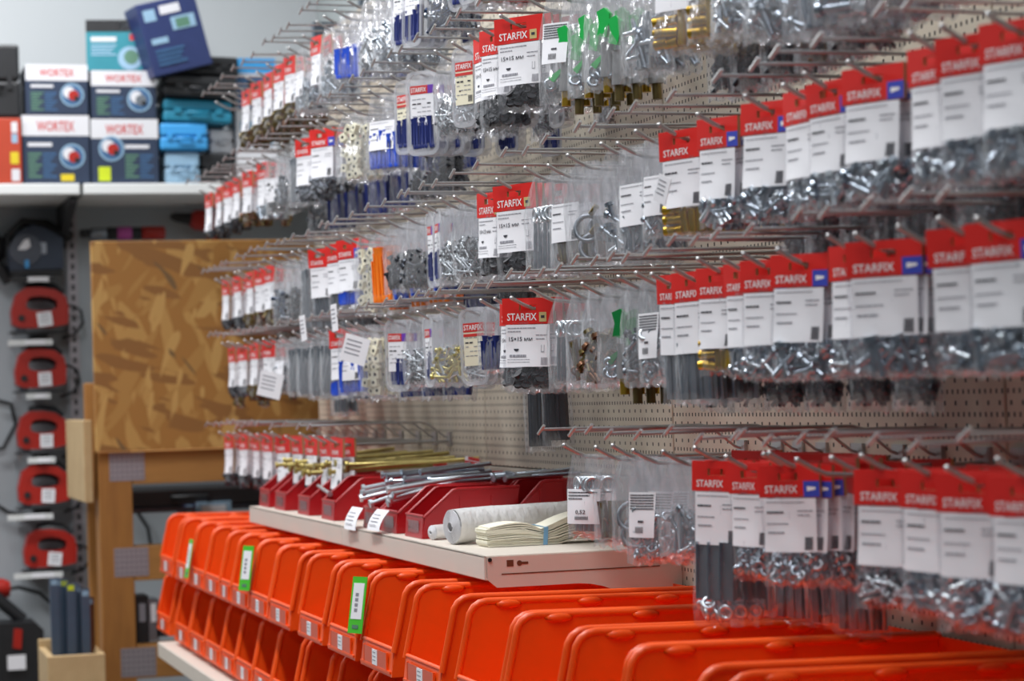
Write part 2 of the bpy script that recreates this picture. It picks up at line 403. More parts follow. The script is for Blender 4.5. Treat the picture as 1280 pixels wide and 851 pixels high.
# ------------------------------------------------------------------ bags
def rnd(a, b): return random.uniform(a, b)
def screw(b, c, d, L, r, m, head=True, n=6):
    c = Vector(c); d = Vector(d).normalized()
    b.tube([c-d*L/2, c+d*L/2], r, m, n)
    if head: b.tube([c+d*L/2, c+d*(L/2+r*1.4)], r*2.0, m, 6)
def inside(w): return rnd(-w/2+.008, w/2-.008)
def contents(kind, w, z0, fill):
    """loose pieces lying in a bag of width w from its bottom z0 up to z0+fill"""
    b = MB()
    def pile(n, L, r, m, m2=None, flat=.75):
        for k in range(n):
            t = rnd(0, PI)
            z = z0+.007+(fill-.012)*(k/n)**1.1*rnd(.75, 1)
            Lk = min(L*rnd(.8, 1.1), fill*1.2)
            x = max(-w/2+.007, min(w/2-.007, rnd(-w/2, w/2)*(1-.3*k/n)))
            zz = min(max(z, z0+.004+abs(math.sin(t))*Lk*.45), z0+fill-.002-abs(math.sin(t))*Lk*.5)
            ex = abs(math.cos(t))*Lk*.5
            x = max(-w/2+.005+ex, min(w/2-.005-ex, x)) if ex*2 < w-.012 else 0
            screw(b, (x, rnd(-.0055, .0065), zz), (math.cos(t), rnd(-.08, .08), math.sin(t)), Lk, r, m2 if (m2 and k % 3 == 0) else m)
    if kind == 'zinc': pile(46, .026, .0026, 'zinc', 'zinc_light')
    elif kind == 'zbolt': pile(24, .034, .0040, 'zinc', 'zinc_light')
    elif kind == 'nut':
        for k in range(40):
            b.ring((inside(w), rnd(-.006, .006), z0+.006+fill*(k/40)*.85), (rnd(-1, 1), -1.2, rnd(-1, 1)), .0055, .0024, 'zinc' if k % 3 else 'zinc_light', 10, 5)
    elif kind == 'washer':
        for k in range(20):
            b.ring((inside(w), rnd(-.006, .006), z0+.008+fill*(k/20)*.8), (rnd(-1, 1), -1.2, rnd(-1, 1)), .0075, .0028, 'zinc_light' if k % 2 else 'zinc', 12, 5)
    elif kind == 'grey': pile(44, .028, .0028, 'steel_grey', 'dark_metal')
    elif kind == 'dark': pile(52, .026, .003, 'dark_metal', 'black_rubber')
    elif kind == 'bronze': pile(36, .032, .0038, 'bronze', 'copper_brown')
    elif kind == 'navy': pile(64, .028, .0026, 'navy_metal', 'zinc')
    elif kind == 'brassscrew': pile(52, .026, .0024, 'yellow_zinc', 'zinc_light')
    elif kind == 'nail': pile(90, .032, .0015, 'zinc_light', 'dark_metal')
    elif kind == 'black':
        for k in range(34):
            t = rnd(0, PI)
            x = rnd(-.3, .3)*w; z = z0+.008+abs(rnd(0, 1))*fill*.9*(1-abs(x)/w)
            d = Vector((math.cos(t), -.7, math.sin(t))).normalized()
            c = Vector((x, rnd(-.006, .004), z))
            b.tube([c-d*.0018, c+d*.0018], .0068, 'black_rubber', 10)
    elif kind == 'rods':
        for k in range(7):
            x = -w/2+.010+(w-.02)*k/6; L = fill*rnd(.88, .97); z = z0+.004+L/2
            if k % 2: b.box((x, rnd(-.003, .003), z), (.009, .005, L), 'steel_grey', Matrix.Rotation(rnd(-.03, .03), 3, 'Y'))
            else: b.tube([(x, .002, z-L/2), (x+rnd(-.004, .004), -.001, z+L/2)], .0035, 'zinc', 8)
    elif kind == 'bars':
        for k in range(3):
            x = -w/2+.016+(w-.032)*k/2; L = fill*.86
            b.prism([(x-.009, z0+.03), (x+.009, z0+.03), (x+.009, z0+.03+L), (x-.009, z0+.03+L)], 'y', -.004-.001*k, .003-.001*k, 'steel_grey')
            b.box((x-.0085, -.006-.001*k, z0+.03+L/2), (.002, .004, L), 'zinc')
        for k in range(7): b.ring((inside(w), rnd(-.005, .003), z0+.008+rnd(0, .018)), (rnd(-1, 1), -1.2, rnd(-1, 1)), .0075, .003, 'zinc_light', 12, 5)
    elif kind == 'strip':
        for k in range(2):
            x = -w*.18+w*.36*k
            b.prism([(x-.009, z0+.006), (x+.009, z0+.006), (x+.008, z0+fill), (x-.008, z0+fill)], 'y', -.004, .004, 'black_rubber')
            b.box((x-.004, -.0046, z0+fill/2), (.003, .001, fill*.9), 'dark_metal')
    elif kind == 'brass':
        for k in range(5):
            x = -w/2+.011+(w-.022)*k/4
            if k < 2:
                for j in range(3): b.tube([(x-.010, rnd(-.002, .002), z0+.010+j*.013), (x+.008, 0, z0+.010+j*.013+rnd(-.002, .002))], .0062, 'brass', 12)
            else: b.tube([(x, rnd(-.003, .003), z0+.006), (x+rnd(-.003, .003), 0, z0+.006+fill*.8)], .0065, 'brass', 12)
    elif kind in ('plug', 'plugnavy', 'tube'):
        m = {'plug': 'plug_blue', 'plugnavy': 'plug_navy', 'tube': 'orange_tube'}[kind]
        n = 7 if kind != 'tube' else 4; r = .0060 if kind != 'tube' else .0090
        for k in range(n):
            x = -w/2+r+.004+(w-2*r-.008)*k/(n-1); L = fill*rnd(.8, .95); z = z0+.004
            a = rnd(-.10, .10); y = rnd(-.006, -.001)
            p0 = Vector((x, y, z)); d = Vector((a, 0, 1)).normalized()
            p0.x = max(-w/2+r+.002, min(w/2-r-.002, p0.x))
            b.tube([p0, p0+d*L*.12, p0+d*L*.14, p0+d*L*.86, p0+d*L], r, m, 10, rs=[r*.85, r, r*.9, r*.9, r*1.12])
            for j in (-1, 1): b.box(p0+d*L*.5+Vector((j*r*.5, -r*.75, 0)), (r*.3, r*.5, L*.7), m)
    elif kind == 'clip':
        k = 0; z = z0+.010
        while z < z0+fill-.004:
            for x in ((-w*.24, w*.20) if k % 2 else (-w*.02, w*.30)):
                R = Matrix.Rotation(rnd(-.7, .7), 3, 'Y') @ Matrix.Rotation(rnd(-.3, .3), 3, 'Z')
                c = Vector((x*rnd(.8, 1), rnd(-.003, .002), z))
                b.box(c, (.015, .009, .015), 'cream_plastic', R)
                b.tube([c+R@Vector((0, -.0049, 0)), c+R@Vector((0, -.0046, 0))], .0032, 'tool_black', 10)
            z += .0145; k += 1
    elif kind in ('valve', 'valvedark'):
        g = 'valve_green' if kind == 'valve' else 'green_dark'
        for k in range(2):
            x = w*.02+w*.28*k; z = z0+fill*.5-k*.012
            b.tube([(x, 0, z-.028), (x, 0, z-.022), (x, 0, z+.010), (x, 0, z+.016)], .008, 'chrome', 12, rs=[.010, .010, .008, .010])
            b.tube([(x, 0, z-.048), (x, 0, z-.026)], .0062, 'bronze' if k else 'brass', 12)
            b.tube([(x, 0, z+.014), (x, -.002, z+.034)], .0034, 'zinc_light', 8)
            b.prism([(x-.011, z+.026), (x+.004, z+.022), (x+.010, z+.040), (x+.011, z+.052), (x+.002, z+.060), (x-.011, z+.056), (x-.007, z+.042)], 'y', -.0075, -.001, g)
        b.prism([(-w*.33, z0+.03), (-w*.05, z0+.041), (-w*.03, z0+.036), (-w*.2, z0+.024)], 'y', -.007, -.003, g)
        for k in range(8): b.ring((inside(w), rnd(-.003, .004), z0+.008+rnd(0, .02)), (rnd(-1, 1), -1, rnd(-1, 1)), .007, .0026, 'zinc', 10, 5)
    elif kind == 'hinge':
        for k in range(4):
            x = -w*.27+w*.18*k; z = z0+fill*.5
            R = Matrix.Rotation(rnd(-.25, .25), 3, 'Y')
            b.box((x, rnd(-.005, .004), z), (.014, .0022, fill*.8), 'bronze' if k % 2 else 'copper_brown', R)
            b.tube([Vector((x, -.004, z))-R@Vector((0, 0, fill*.36)), Vector((x, -.004, z))+R@Vector((0, 0, fill*.36))], .003, 'bronze', 8)
        for k in range(8): b.ring((inside(w), rnd(-.004, .004), z0+.008+rnd(0, .02)), (rnd(-1, 1), -1, rnd(-1, 1)), .006, .002, 'copper_brown', 10, 5)
    elif kind == 'clamp':
        for k in range(2):
            z = z0+fill*(.32+.34*k)
            b.ring((w*.05*(-1)**k, 0, z), (.5, -1, .2), .017, .0035, 'steel_grey', 18, 6)
            b.tube([(w*.05, -.003, z+.018), (w*.2, -.003, z+.028)], .004, 'bronze', 8)
        b.box((-w*.2, .002, z0+fill*.3), (.012, .004, fill*.5), 'bronze'); b.box((w*.22, .002, z0+fill*.22), (.010, .004, fill*.4), 'copper_brown')
    elif kind == 'long':
        for k in range(9):
            t = rnd(-.25, .25); L = fill*rnd(.7, .85)
            screw(b, (rnd(-w*.3, w*.3), rnd(-.006, .006), z0+.006+L*.52), (math.sin(t), 0, -math.cos(t)), L, .0026, 'zinc_light' if k % 2 else 'zinc')
        pile(12, .02, .003, 'zinc', 'zinc_light')
    elif kind == 'eye':
        for k in range(5):
            x = -w*.28+w*.14*k; L = fill*.66
            b.tube([(x, 0, z0+.006), (x+.002, 0, z0+L)], .0028, 'zinc', 8)
            b.ring((x+.002, -.001*k, z0+L+.010), (.3*k-.6, -1, 0), .0095, .0026, 'zinc_light', 14, 6)
    return b

def film_depth(u, v, tmax):
    """half thickness of a filled pouch at u in [-1,1] across and v in [0,1] down"""
    side = max(0., 1-abs(u)**2.6)
    prof = .16+.84*(1/(1+math.exp(-(v-.52)*9)))
    if v > .86: prof *= max(.06, 1-((v-.86)/.14)**2*.94)
    return .0006+tmax*side*prof
def pouch(w, zt, zb, tmax, m, gather=0., seed=0, ragged=.002):
    rg = random.Random(seed); b = MB(); nu, nv = 10, 16
    ph = [rg.uniform(0, 6.28) for _ in range(6)]
    def X(u, v):
        g = 1-gather*max(0, 1-v/.45)**1.6
        return u*w/2*g*(1+.03*math.sin(7*v+ph[0]))
    for sgn in (-1, 1):
        vs = []; fs = []
        for j in range(nv+1):
            v = j/nv
            for i in range(nu+1):
                u = -1+2*i/nu
                t = film_depth(u, v, tmax)
                wr = .0011*math.sin(9*u+5*v+ph[1])*math.sin(6*v*3+ph[2]+2*u)+.0009*math.sin(17*u*(1-.5*v)+ph[3])*(1-v)
                wr *= (1-abs(u)**3)
                z = zt+(zb-zt)*v
                if j == nv: z += ragged*math.sin(13*u+ph[4])+ragged*math.sin(29*u+ph[5])*.6
                if gather and v < .3: wr *= 2.2
                vs.append((X(u, v), sgn*max(.0003, t+(wr if sgn < 0 else -wr)), z))
        for j in range(nv):
            for i in range(nu):
                a = j*(nu+1)+i
                fs.append((a, a+1, a+nu+2, a+nu+1) if sgn < 0 else (a, a+nu+1, a+nu+2, a+1))
        b.add(vs, fs, m, True)
    return b

def label_part(w, zt, zb, lz0, lz1, tmax, style, x0=None, x1=None, mat_='label_white'):
    b = MB()
    x0 = -w*.43 if x0 is None else x0; x1 = w*.43 if x1 is None else x1
    def S(x, z, e=.0012):
        return (x, -(film_depth(x/(w/2), (zt-z)/(zt-zb), tmax)+e), z)
    n = 6
    vs = [S(x0+(x1-x0)*i/n, lz0+(lz1-lz0)*j/n) for j in range(n+1) for i in range(n+1)]
    b.add(vs, [(j*(n+1)+i, j*(n+1)+i+1, (j+1)*(n+1)+i+1, (j+1)*(n+1)+i) for j in range(n) for i in range(n)], mat_, True)
    W = x1-x0; H = lz1-lz0
    def R(a, c, d, e, m):
        b.quad(S(x0+W*a, lz1-H*e, .0018), S(x0+W*d, lz1-H*e, .0018), S(x0+W*d, lz1-H*c, .0018), S(x0+W*a, lz1-H*c, .0018), m)
    def T(t, a, c, d, e, m):
        vs, fs = text_geo(t)
        b.add([S(x0+W*(a+(d-a)*v[0]), lz1-H*(e+(c-e)*v[1]), .0019) for v in vs], fs, m)
    def dashes(y, h, a, d, m='ink_grey'):
        x = a
        while x < d-.02:
            l = min(rnd(.03, .10), d-x); R(x, y, x+l*.86, y+h, m); x += l
    if style == 'size':          # the label with the printed size
        dashes(.07, .02, .05, .72); dashes(.15, .02, .05, .36)
        T('15×15 мм', .08, .29, .62, .39, 'ink_dark')
        dashes(.24, .02, .70, .96); dashes(.33, .02, .70, .92)
        b.add([S(x0+W*(.26+.06*math.cos(t)), lz1-H*(.57+.06*math.sin(t)), .0018) for t in [PI*k/8 for k in range(9)]], [tuple(range(9))], 'ink_dark')
        R(.82, .48, .828, .64, 'ink_grey'); R(.88, .48, .888, .64, 'ink_grey'); R(.82, .64, .888, .655, 'ink_grey')
        dashes(.71, .06, .10, .50, 'ink_grey'); dashes(.82, .012, .05, .6); dashes(.88, .012, .05, .6)
        for k in range(7): R(.83+k*.02, .78, .83+k*.02+.011, .96, 'ink_grey')
    elif style == 'plain':
        dashes(.06, .016, .06, .8); dashes(.24, .036, .06, .40, 'ink_dark'); dashes(.22, .02, .66, .95); dashes(.3, .02, .66, .9)
        dashes(.46, .02, .06, .5); dashes(.62, .03, .08, .42, 'ink_grey')
        for k in range(8): R(.80, .72+k*.030, .94, .72+k*.030+.018, 'ink_dark')
    elif style == 'price':
        for k in range(3): dashes(.08+.09*k, .035, .06, .94-.2*k, 'ink_dark')
        T('0,52', .36, .60, .66, .73, 'ink_dark')
        for k in range(14): R(.35+k*.028, .78, .35+k*.028+.015, .88, 'ink_dark')
    elif style == 'list':
        for k in range(6): dashes(.05+.06*k, .03, .06, .95, 'ink_dark')
        dashes(.62, .05, .4, .62, 'ink_dark')
        for k in range(8): R(.30+k*.04, .76, .30+k*.04+.02, .9, 'ink_dark')
    return b

PROTO = {}
def header(w, hh, logo):
    b = MB(); t = .0045; zt = .013
    xs = [-w/2, -.014, .014, w/2]; zs = [zt, .0035, -.0045, zt-hh]
    for sgn in (-1, 1):
        for i in range(3):
            for j in range(3):
                if i == 1 and j == 1: continue
                q = [(xs[i], sgn*t/2, zs[j+1]), (xs[i+1], sgn*t/2, zs[j+1]), (xs[i+1], sgn*t/2, zs[j]), (xs[i], sgn*t/2, zs[j])]
                b.quad(*(q if sgn < 0 else q[::-1]), 'card_red')
    def side(a, c, m): b.quad((a[0], -t/2, a[1]), (a[0], t/2, a[1]), (c[0], t/2, c[1]), (c[0], -t/2, c[1]), m)
    side((xs[0], zs[0]), (xs[0], zs[3]), 'card_tan'); side((xs[3], zs[3]), (xs[3], zs[0]), 'card_tan'); side((xs[0], zs[3]), (xs[3], zs[3]), 'card_tan')
    side((xs[3], zs[0]), (xs[0], zs[0]), 'card_red')
    for a, c in (((xs[1], zs[1]), (xs[2], zs[1])), ((xs[2], zs[1]), (xs[2], zs[2])), ((xs[2], zs[2]), (xs[1], zs[2])), ((xs[1], zs[2]), (xs[1], zs[1]))): side(a, c, 'card_tan')
    y = -t/2-.0004; z = zt-hh
    b.text('STARFIX', (-w*.40, y, z+.005), (1, 0, 0), (0, 0, 1), w*(.58 if logo == 'gold' else .54), .0105 if logo == 'gold' else .0088, 'ink_white')
    if logo == 'gold':
        q = w*.30; b.quad((q-.006, y, z+.003), (q+.006, y, z+.003), (q+.006, y, z+.0165), (q-.006, y, z+.0165), 'ink_gold')
        b.quad((q-.003, y-.0003, z+.008), (q+.003, y-.0003, z+.008), (q+.003, y-.0003, z+.012), (q-.003, y-.0003, z+.012), 'ink_dark')
    elif logo == 'blue':
        b.quad((w*.24, y, z+.0005), (w*.5, y, z+.0005), (w*.5, y, z+.0185), (w*.24, y, z+.0185), 'ink_blue')
        b.quad((w*.30, y-.0003, z+.007), (w*.44, y-.0003, z+.009), (w*.44, y-.0003, z+.0115), (w*.30, y-.0003, z+.0125), 'ink_white')
        b.quad((-w*.5, y+.0001, z+.0005), (w*.24, y+.0001, z+.0005), (w*.24, y+.0001, z+.0015), (-w*.5, y+.0001, z+.0015), 'ink_red')
    return b
def proto(key):
    """one bag of each kind: key = (type, contents, logo, w, h, variant)"""
    if key in PROTO: return PROTO[key]
    typ, cont, logo, w, h, var = key
    zb = .012-h; parts = []
    sd = hash((cont, w, h, var)) % 1000 if False else len(PROTO)*13+5
    if typ == 'card':
        hh = .037; lh = .058 if h < .16 else .062
        parts.append(('header_card', header(w, hh, logo).mesh('header_card')))
        zt = .012-hh+.004
        parts.append(('pouch', pouch(w*.985, zt, zb, .0105, 'clear_film', 0, sd).mesh('pouch')))
        parts.append(('label', label_part(w, zt, zb, .010-hh-lh, .012-hh, .0105, 'size' if logo == 'gold' else 'plain').mesh('label')))
        fill = h-hh-lh-.008 if cont not in ('rods', 'strip', 'bars', 'hinge') else h-hh-.02
        if cont == 'rods': fill = h-hh-lh*.8
        if cont == 'bars': fill = h-hh-lh-.02
        if cont == 'strip': fill = h-hh-lh*.5
        parts.append(('contents', contents(cont, w*.9, zb+.003, fill).mesh('contents')))
    elif typ in ('zip', 'ziptag', 'zipprice', 'ziplist'):
        parts.append(('pouch', pouch(w, .012, zb, .012, 'zip_film', .55 if typ == 'zip' else .3, sd, .003).mesh('pouch')))
        fill = h*(.52 if cont not in ('clip', 'rods', 'strip', 'eye', 'tube') else .78)
        parts.append(('contents', contents(cont, w*.86, zb+.004, fill).mesh('contents')))
        if typ != 'zip':
            if typ == 'zipprice': lb = label_part(w, .012, zb, -.080, -.034, .012, 'price', -w*.46, w*.46)
            elif typ == 'ziplist': lb = label_part(w, .012, zb, -.085, -.03, .012, 'list', -w*.40, w*.10)
            else: lb = label_part(w, .012, zb, -.088, -.036, .012, 'plain', -w*.36, w*.30)
            parts.append(('label', lb.mesh('label')))
    elif typ == 'case':            # flat clear case with rounded ends
        t = .016; r = .016
        out = []
        for cx_, cz_, a0 in ((w/2-r, .012-r, 0), (-w/2+r, .012-r, 90), (-w/2+r, zb+r, 180), (w/2-r, zb+r, 270)):
            for k in range(6): a = math.radians(a0+18*k); out.append((cx_+r*math.cos(a), cz_+r*math.sin(a)))
        c = (0, (.012+zb)/2)
        inn = [(c[0]+(p[0]-c[0])*.84, c[1]+(p[1]-c[1])*.92) for p in out]
        b = MB(); b.prism(out, 'y', -t/2, t/2, 'case_plastic')
        n = len(out)
        b.add([(p[0], -t/2-.002, p[1]) for p in out]+[(p[0], -t/2-.002, p[1]) for p in inn], [(i, n+i, n+(i+1) % n, (i+1) % n) for i in range(n)], 'case_plastic')
        b.add([(p[0], -t/2-.002, p[1]) for p in inn]+[(p[0], -t/2, p[1]) for p in inn], [(i, (i+1) % n, n+(i+1) % n, n+i) for i in range(n)], 'case_plastic')
        parts.append(('case_shell', b.mesh('case_shell')))
        parts.append(('contents', contents(cont, w*.84, zb+.008, h*.42).mesh('contents')))
        b = MB(); y = -t/2-.0006; z1 = -.012; z0 = z1-.066; ww = w*.36
        b.quad((-ww, y, z0), (ww, y, z0), (ww, y, z1), (-ww, y, z1), 'label_white' if logo != 'cream' else 'label_cream')
        y -= .0004
        b.quad((-ww, y, z1-.014), (ww*(.5 if logo != 'cream' else 1), y, z1-.014), (ww*(.5 if logo != 'cream' else 1), y, z1), (-ww, y, z1), 'ink_red')
        if logo != 'cream': b.quad((ww*.5, y, z1-.014), (ww, y, z1-.014), (ww, y, z1), (ww*.5, y, z1), 'ink_purple')
        else: b.quad((-ww, y, z1-.021), (ww, y, z1-.021), (ww, y, z1-.0165), (-ww, y, z1-.0165), 'ink_red')
        b.text('STARFIX', (-ww*.92, y-.0004, z1-.011), (1, 0, 0), (0, 0, 1), ww*(1.3 if logo != 'cream' else 1.8), .008, 'ink_white')
        for k in range(5):
            zz = z1-.022-.007*k
            for q in range(4):
                xx = -ww*.85+q*ww*.42
                if (q+k) % 4 != 3: b.quad((xx, y, zz-.0012*(1+(k == 1))), (xx+ww*.33, y, zz-.0012*(1+(k == 1))), (xx+ww*.33, y, zz), (xx, y, zz), 'ink_grey' if k != 1 else 'ink_dark')
        for k in range(7): b.quad((ww*.45+k*.0014, y, z0+.004), (ww*.45+k*.0014+.0008, y, z0+.004), (ww*.45+k*.0014+.0008, y, z0+.014), (ww*.45+k*.0014, y, z0+.014), 'ink_dark')
        parts.append(('label', b.mesh('label')))
    PROTO[key] = parts
    return parts

WHAT = {'zinc': 'shiny zinc screws', 'zbolt': 'zinc bolts', 'nut': 'zinc nuts', 'washer': 'zinc washers', 'grey': 'grey screws', 'dark': 'dark screws',
        'bronze': 'bronze fittings', 'navy': 'blue-black screws', 'brassscrew': 'yellow screws', 'nail': 'thin nails', 'black': 'black felt discs',
        'rods': 'long grey rods', 'bars': 'flat grey bars', 'strip': 'black strips', 'brass': 'brass sleeves', 'plug': 'blue wall plugs', 'plugnavy': 'navy plugs',
        'tube': 'orange tubes', 'clip': 'cream cable clips', 'valve': 'green-lever valves', 'valvedark': 'dark green valves', 'hinge': 'bronze hinges',
        'clamp': 'pipe clamps', 'long': 'long zinc bolts', 'eye': 'zinc eye bolts'}
KIND = {'card': ('header_bag', 'red-carded bag of '), 'zip': ('zip_bag', 'clear zip bag of '), 'ziptag': ('zip_bag', 'white-labelled bag of '),
        'zipprice': ('zip_bag', 'price-tagged bag of '), 'ziplist': ('zip_bag', 'list-labelled bag of '), 'case': ('hanging_case', 'clear plastic case of ')}
BAGS = []
def make_bag(key, loc, yaw, tilt, scale=1.):
    typ = key[0]
    o = bpy.data.objects.new(KIND[typ][0], None); COL.objects.link(o); o.empty_display_size = .03
    o.location = loc; o.rotation_mode = 'XYZ'; o.rotation_euler = (rnd(-.03, .03), tilt, yaw); o.scale = (scale,)*3
    if key[2] and False: pass
    o['category'] = 'bag' if typ != 'case' else 'case'
    for n, me in proto(key):
        c = bpy.data.objects.new(n, me); COL.objects.link(c); c.parent = o
    return o
HOOKY = [[] for _ in range(5)]
def hang(r, x, typ, cont, logo='', w=.075, h=.132, ang=None, n=2, deep=.012, dz=0., sp=None, scale=1., hookit=True):
    """a hook on row r whose front bag appears at photo column x; n more bags behind it"""
    X = -.228+deep-.012
    if x > 830 and r > 1: w = round(w*.93, 3)
    if x < 440 and typ == 'card': w = round(w*.85, 3)
    if sp is None: sp = .016 if (typ == 'card' and x > 600) else .022
    y = depth_at(x, X)
    if hookit: HOOKY[r].append(y)
    if ang is None:
        ang = 30 if 560 < x < 720 else (14 if x < 430 else (24 if x < 560 else 20))
    for k in range(n+1):
        a = ang+rnd(-5, 5)-(4*k if k else 0)
        key = (typ, cont, logo, w, h, k % 2)
        o = make_bag(key, (X+k*sp*(1+.35*max(0, k-2)), y+rnd(-.003, .003), ROWZ[r]-.012+dz), math.radians(a-90), rnd(-.035, .035), scale)
        BAGS.append((o, r, y, typ, cont, logo, k, h))

# contents / place lists, chipboard end first.  row 0 = top
R0 = [(318, 'card', 'bronze', '', .07, .13, 10, 2), (331, 'card', 'bronze', '', .07, .13, 12, 2), (346, 'card', 'bronze', '', .07, .13, 10, 2), (360, 'card', 'bronze', '', .07, .13, 12, 2),
      (374, 'card', 'bronze', '', .07, .13, 10, 1), (388, 'ziptag', 'zinc', '', .075, .14, 14, 1), (408, 'card', 'zinc', '', .07, .13, 10, 1), (424, 'zip', 'zinc', '', .075, .15, 20, 1), (448, 'zip', 'plug', '', .08, .13, 34, 2), (478, 'zip', 'nail', '', .085, .15, 28, 1), (496, 'zip', 'zinc', '', .08, .15, 30, 1),
      (521, 'case', 'plugnavy', '', .06, .14, 18, 1), (536, 'case', 'plugnavy', '', .06, .145, 18, 2), (566, 'zip', 'navy', '', .075, .15, 32, 1), (591, 'case', 'plugnavy', 'cream', .055, .13, 22, 2), (606, 'case', 'grey', 'cream', .055, .13, 20, 2), (627, 'zip', 'clamp', '', .07, .15, 30, 1),
      (650, 'zip', 'black', '', .07, .15, 30, 2), (675, 'card', 'black', 'gold', .075, .145, 30, 3), (702, 'card', 'black', 'gold', .075, .145, 30, 3), (728, 'card', 'black', '', .075, .145, 30, 2)]
R1 = [(268, 'card', 'dark', '', .06, .115, 10, 1), (281, 'card', 'dark', '', .06, .115, 10, 1), (292, 'card', 'dark', '', .06, .115, 14, 1), (303, 'card', 'dark', '', .06, .11, 10, 1), (317, 'card', 'bronze', '', .065, .125, 12, 2), (337, 'card', 'zbolt', '', .07, .125, 12, 1), (350, 'ziptag', 'dark', '', .08, .125, 24, 1), (361, 'zip', 'grey', '', .07, .12, 24, 1), (376, 'zip', 'rods', '', .05, .13, 20, 1),
      (391, 'card', 'grey', '', .075, .125, 26, 1), (412, 'card', 'grey', 'blue', .08, .125, 34, 2), (446, 'zip', 'clip', '', .085, .13, 34, 1), (490, 'ziptag', 'plug', '', .09, .14, 30, 3),
      (519, 'case', 'plugnavy', 'cream', .055, .125, 16, 2), (541, 'case', 'plugnavy', '', .064, .14, 38, 4), (574, 'zip', 'nail', '', .085, .13, 30, 2), (597, 'case', 'nail', 'cream', .056, .125, 26, 3),
      (619, 'card', 'black', 'gold', .075, .15, 14, 1), (634, 'card', 'black', 'gold', .08, .15, 18, 1), (662, 'card', 'black', 'gold', .085, .135, 36, 3),
      (722, 'ziplist', 'valve', '', .09, .15, 32, 1), (748, 'zip', 'valve', '', .08, .15, 28, 1), (773, 'zip', 'valve', '', .08, .155, 30, 1), (817, 'zip', 'long', '', .085, .155, 34, 1),
      (868, 'ziptag', 'brass', '', .09, .15, 34, 2), (905, 'ziptag', 'brass', '', .08, .15, 22, 1), (938, 'ziptag', 'zinc', '', .08, .155, 24, 2), (985, 'zip', 'zbolt', '', .085, .178, 30, 2), (1030, 'zip', 'long', '', .085, .185, 30, 2), (1075, 'zip', 'zbolt', '', .085, .185, 30, 2), (1120, 'zip', 'long', '', .085, .18, 26, 2), (1160, 'zip', 'dark', '', .085, .178, 26, 2)]
R2 = [(286, 'card', 'dark', '', .06, .12, 12, 1), (300, 'card', 'dark', '', .06, .125, 14, 1), (316, 'card', 'bronze', '', .065, .13, 12, 2), (329, 'card', 'bronze', '', .065, .14, 14, 2), (341, 'card', 'bronze', '', .065, .135, 14, 1), (357, 'zip', 'navy', '', .08, .135, 26, 1), (370, 'zip', 'dark', '', .07, .14, 24, 1), (385, 'zip', 'rods', '', .045, .16, 20, 1),
      (405, 'card', 'rods', '', .075, .14, 30, 1), (424, 'card', 'rods', 'blue', .07, .13, 24, 1), (441, 'card', 'plug', 'blue', .07, .13, 26, 1), (462, 'zip', 'clip', '', .075, .15, 28, 1), (483, 'zip', 'tube', '', .075, .14, 30, 4),
      (505, 'zip', 'dark', '', .085, .12, 36, 2), (527, 'zip', 'dark', '', .085, .125, 34, 2), (549, 'case', 'plugnavy', '', .05, .125, 2, 2), (559, 'case', 'plugnavy', '', .05, .125, 2, 2), (576, 'zip', 'nail', '', .085, .125, 34, 1), (594, 'zip', 'nail', '', .085, .125, 32, 2),
      (619, 'card', 'black', 'gold', .075, .13, 12, 1), (650, 'card', 'black', 'gold', .085, .135, 28, 3), (686, 'zip', 'eye', '', .075, .14, 32, 1), (716, 'ziptag', 'hinge', '', .075, .14, 28, 1), (742, 'zip', 'clamp', '', .085, .14, 32, 1),
      (786, 'zip', 'long', '', .095, .145, 36, 1), (806, 'ziptag', 'long', '', .085, .14, 30, 1), (832, 'ziptag', 'zinc', '', .07, .13, 24, 0),
      (862, 'card', 'brass', '', .082, .137, 28, 3), (908, 'card', 'zbolt', 'blue', .080, .13, 18, 2), (969, 'card', 'zbolt', 'blue', .086, .137, 28, 3), (1018, 'card', 'zinc', '', .078, .137, 14, 0), (1048, 'card', 'zbolt', 'blue', .080, .137, 20, 2), (1106, 'card', 'zbolt', 'blue', .09, .137, 28, 4), (1183, 'card', 'zinc', 'blue', .082, .137, 18, 1), (1226, 'card', 'zbolt', 'blue', .085, .14, 24, 4), (1284, 'card', 'zbolt', 'blue', .085, .14, 18, 3)]
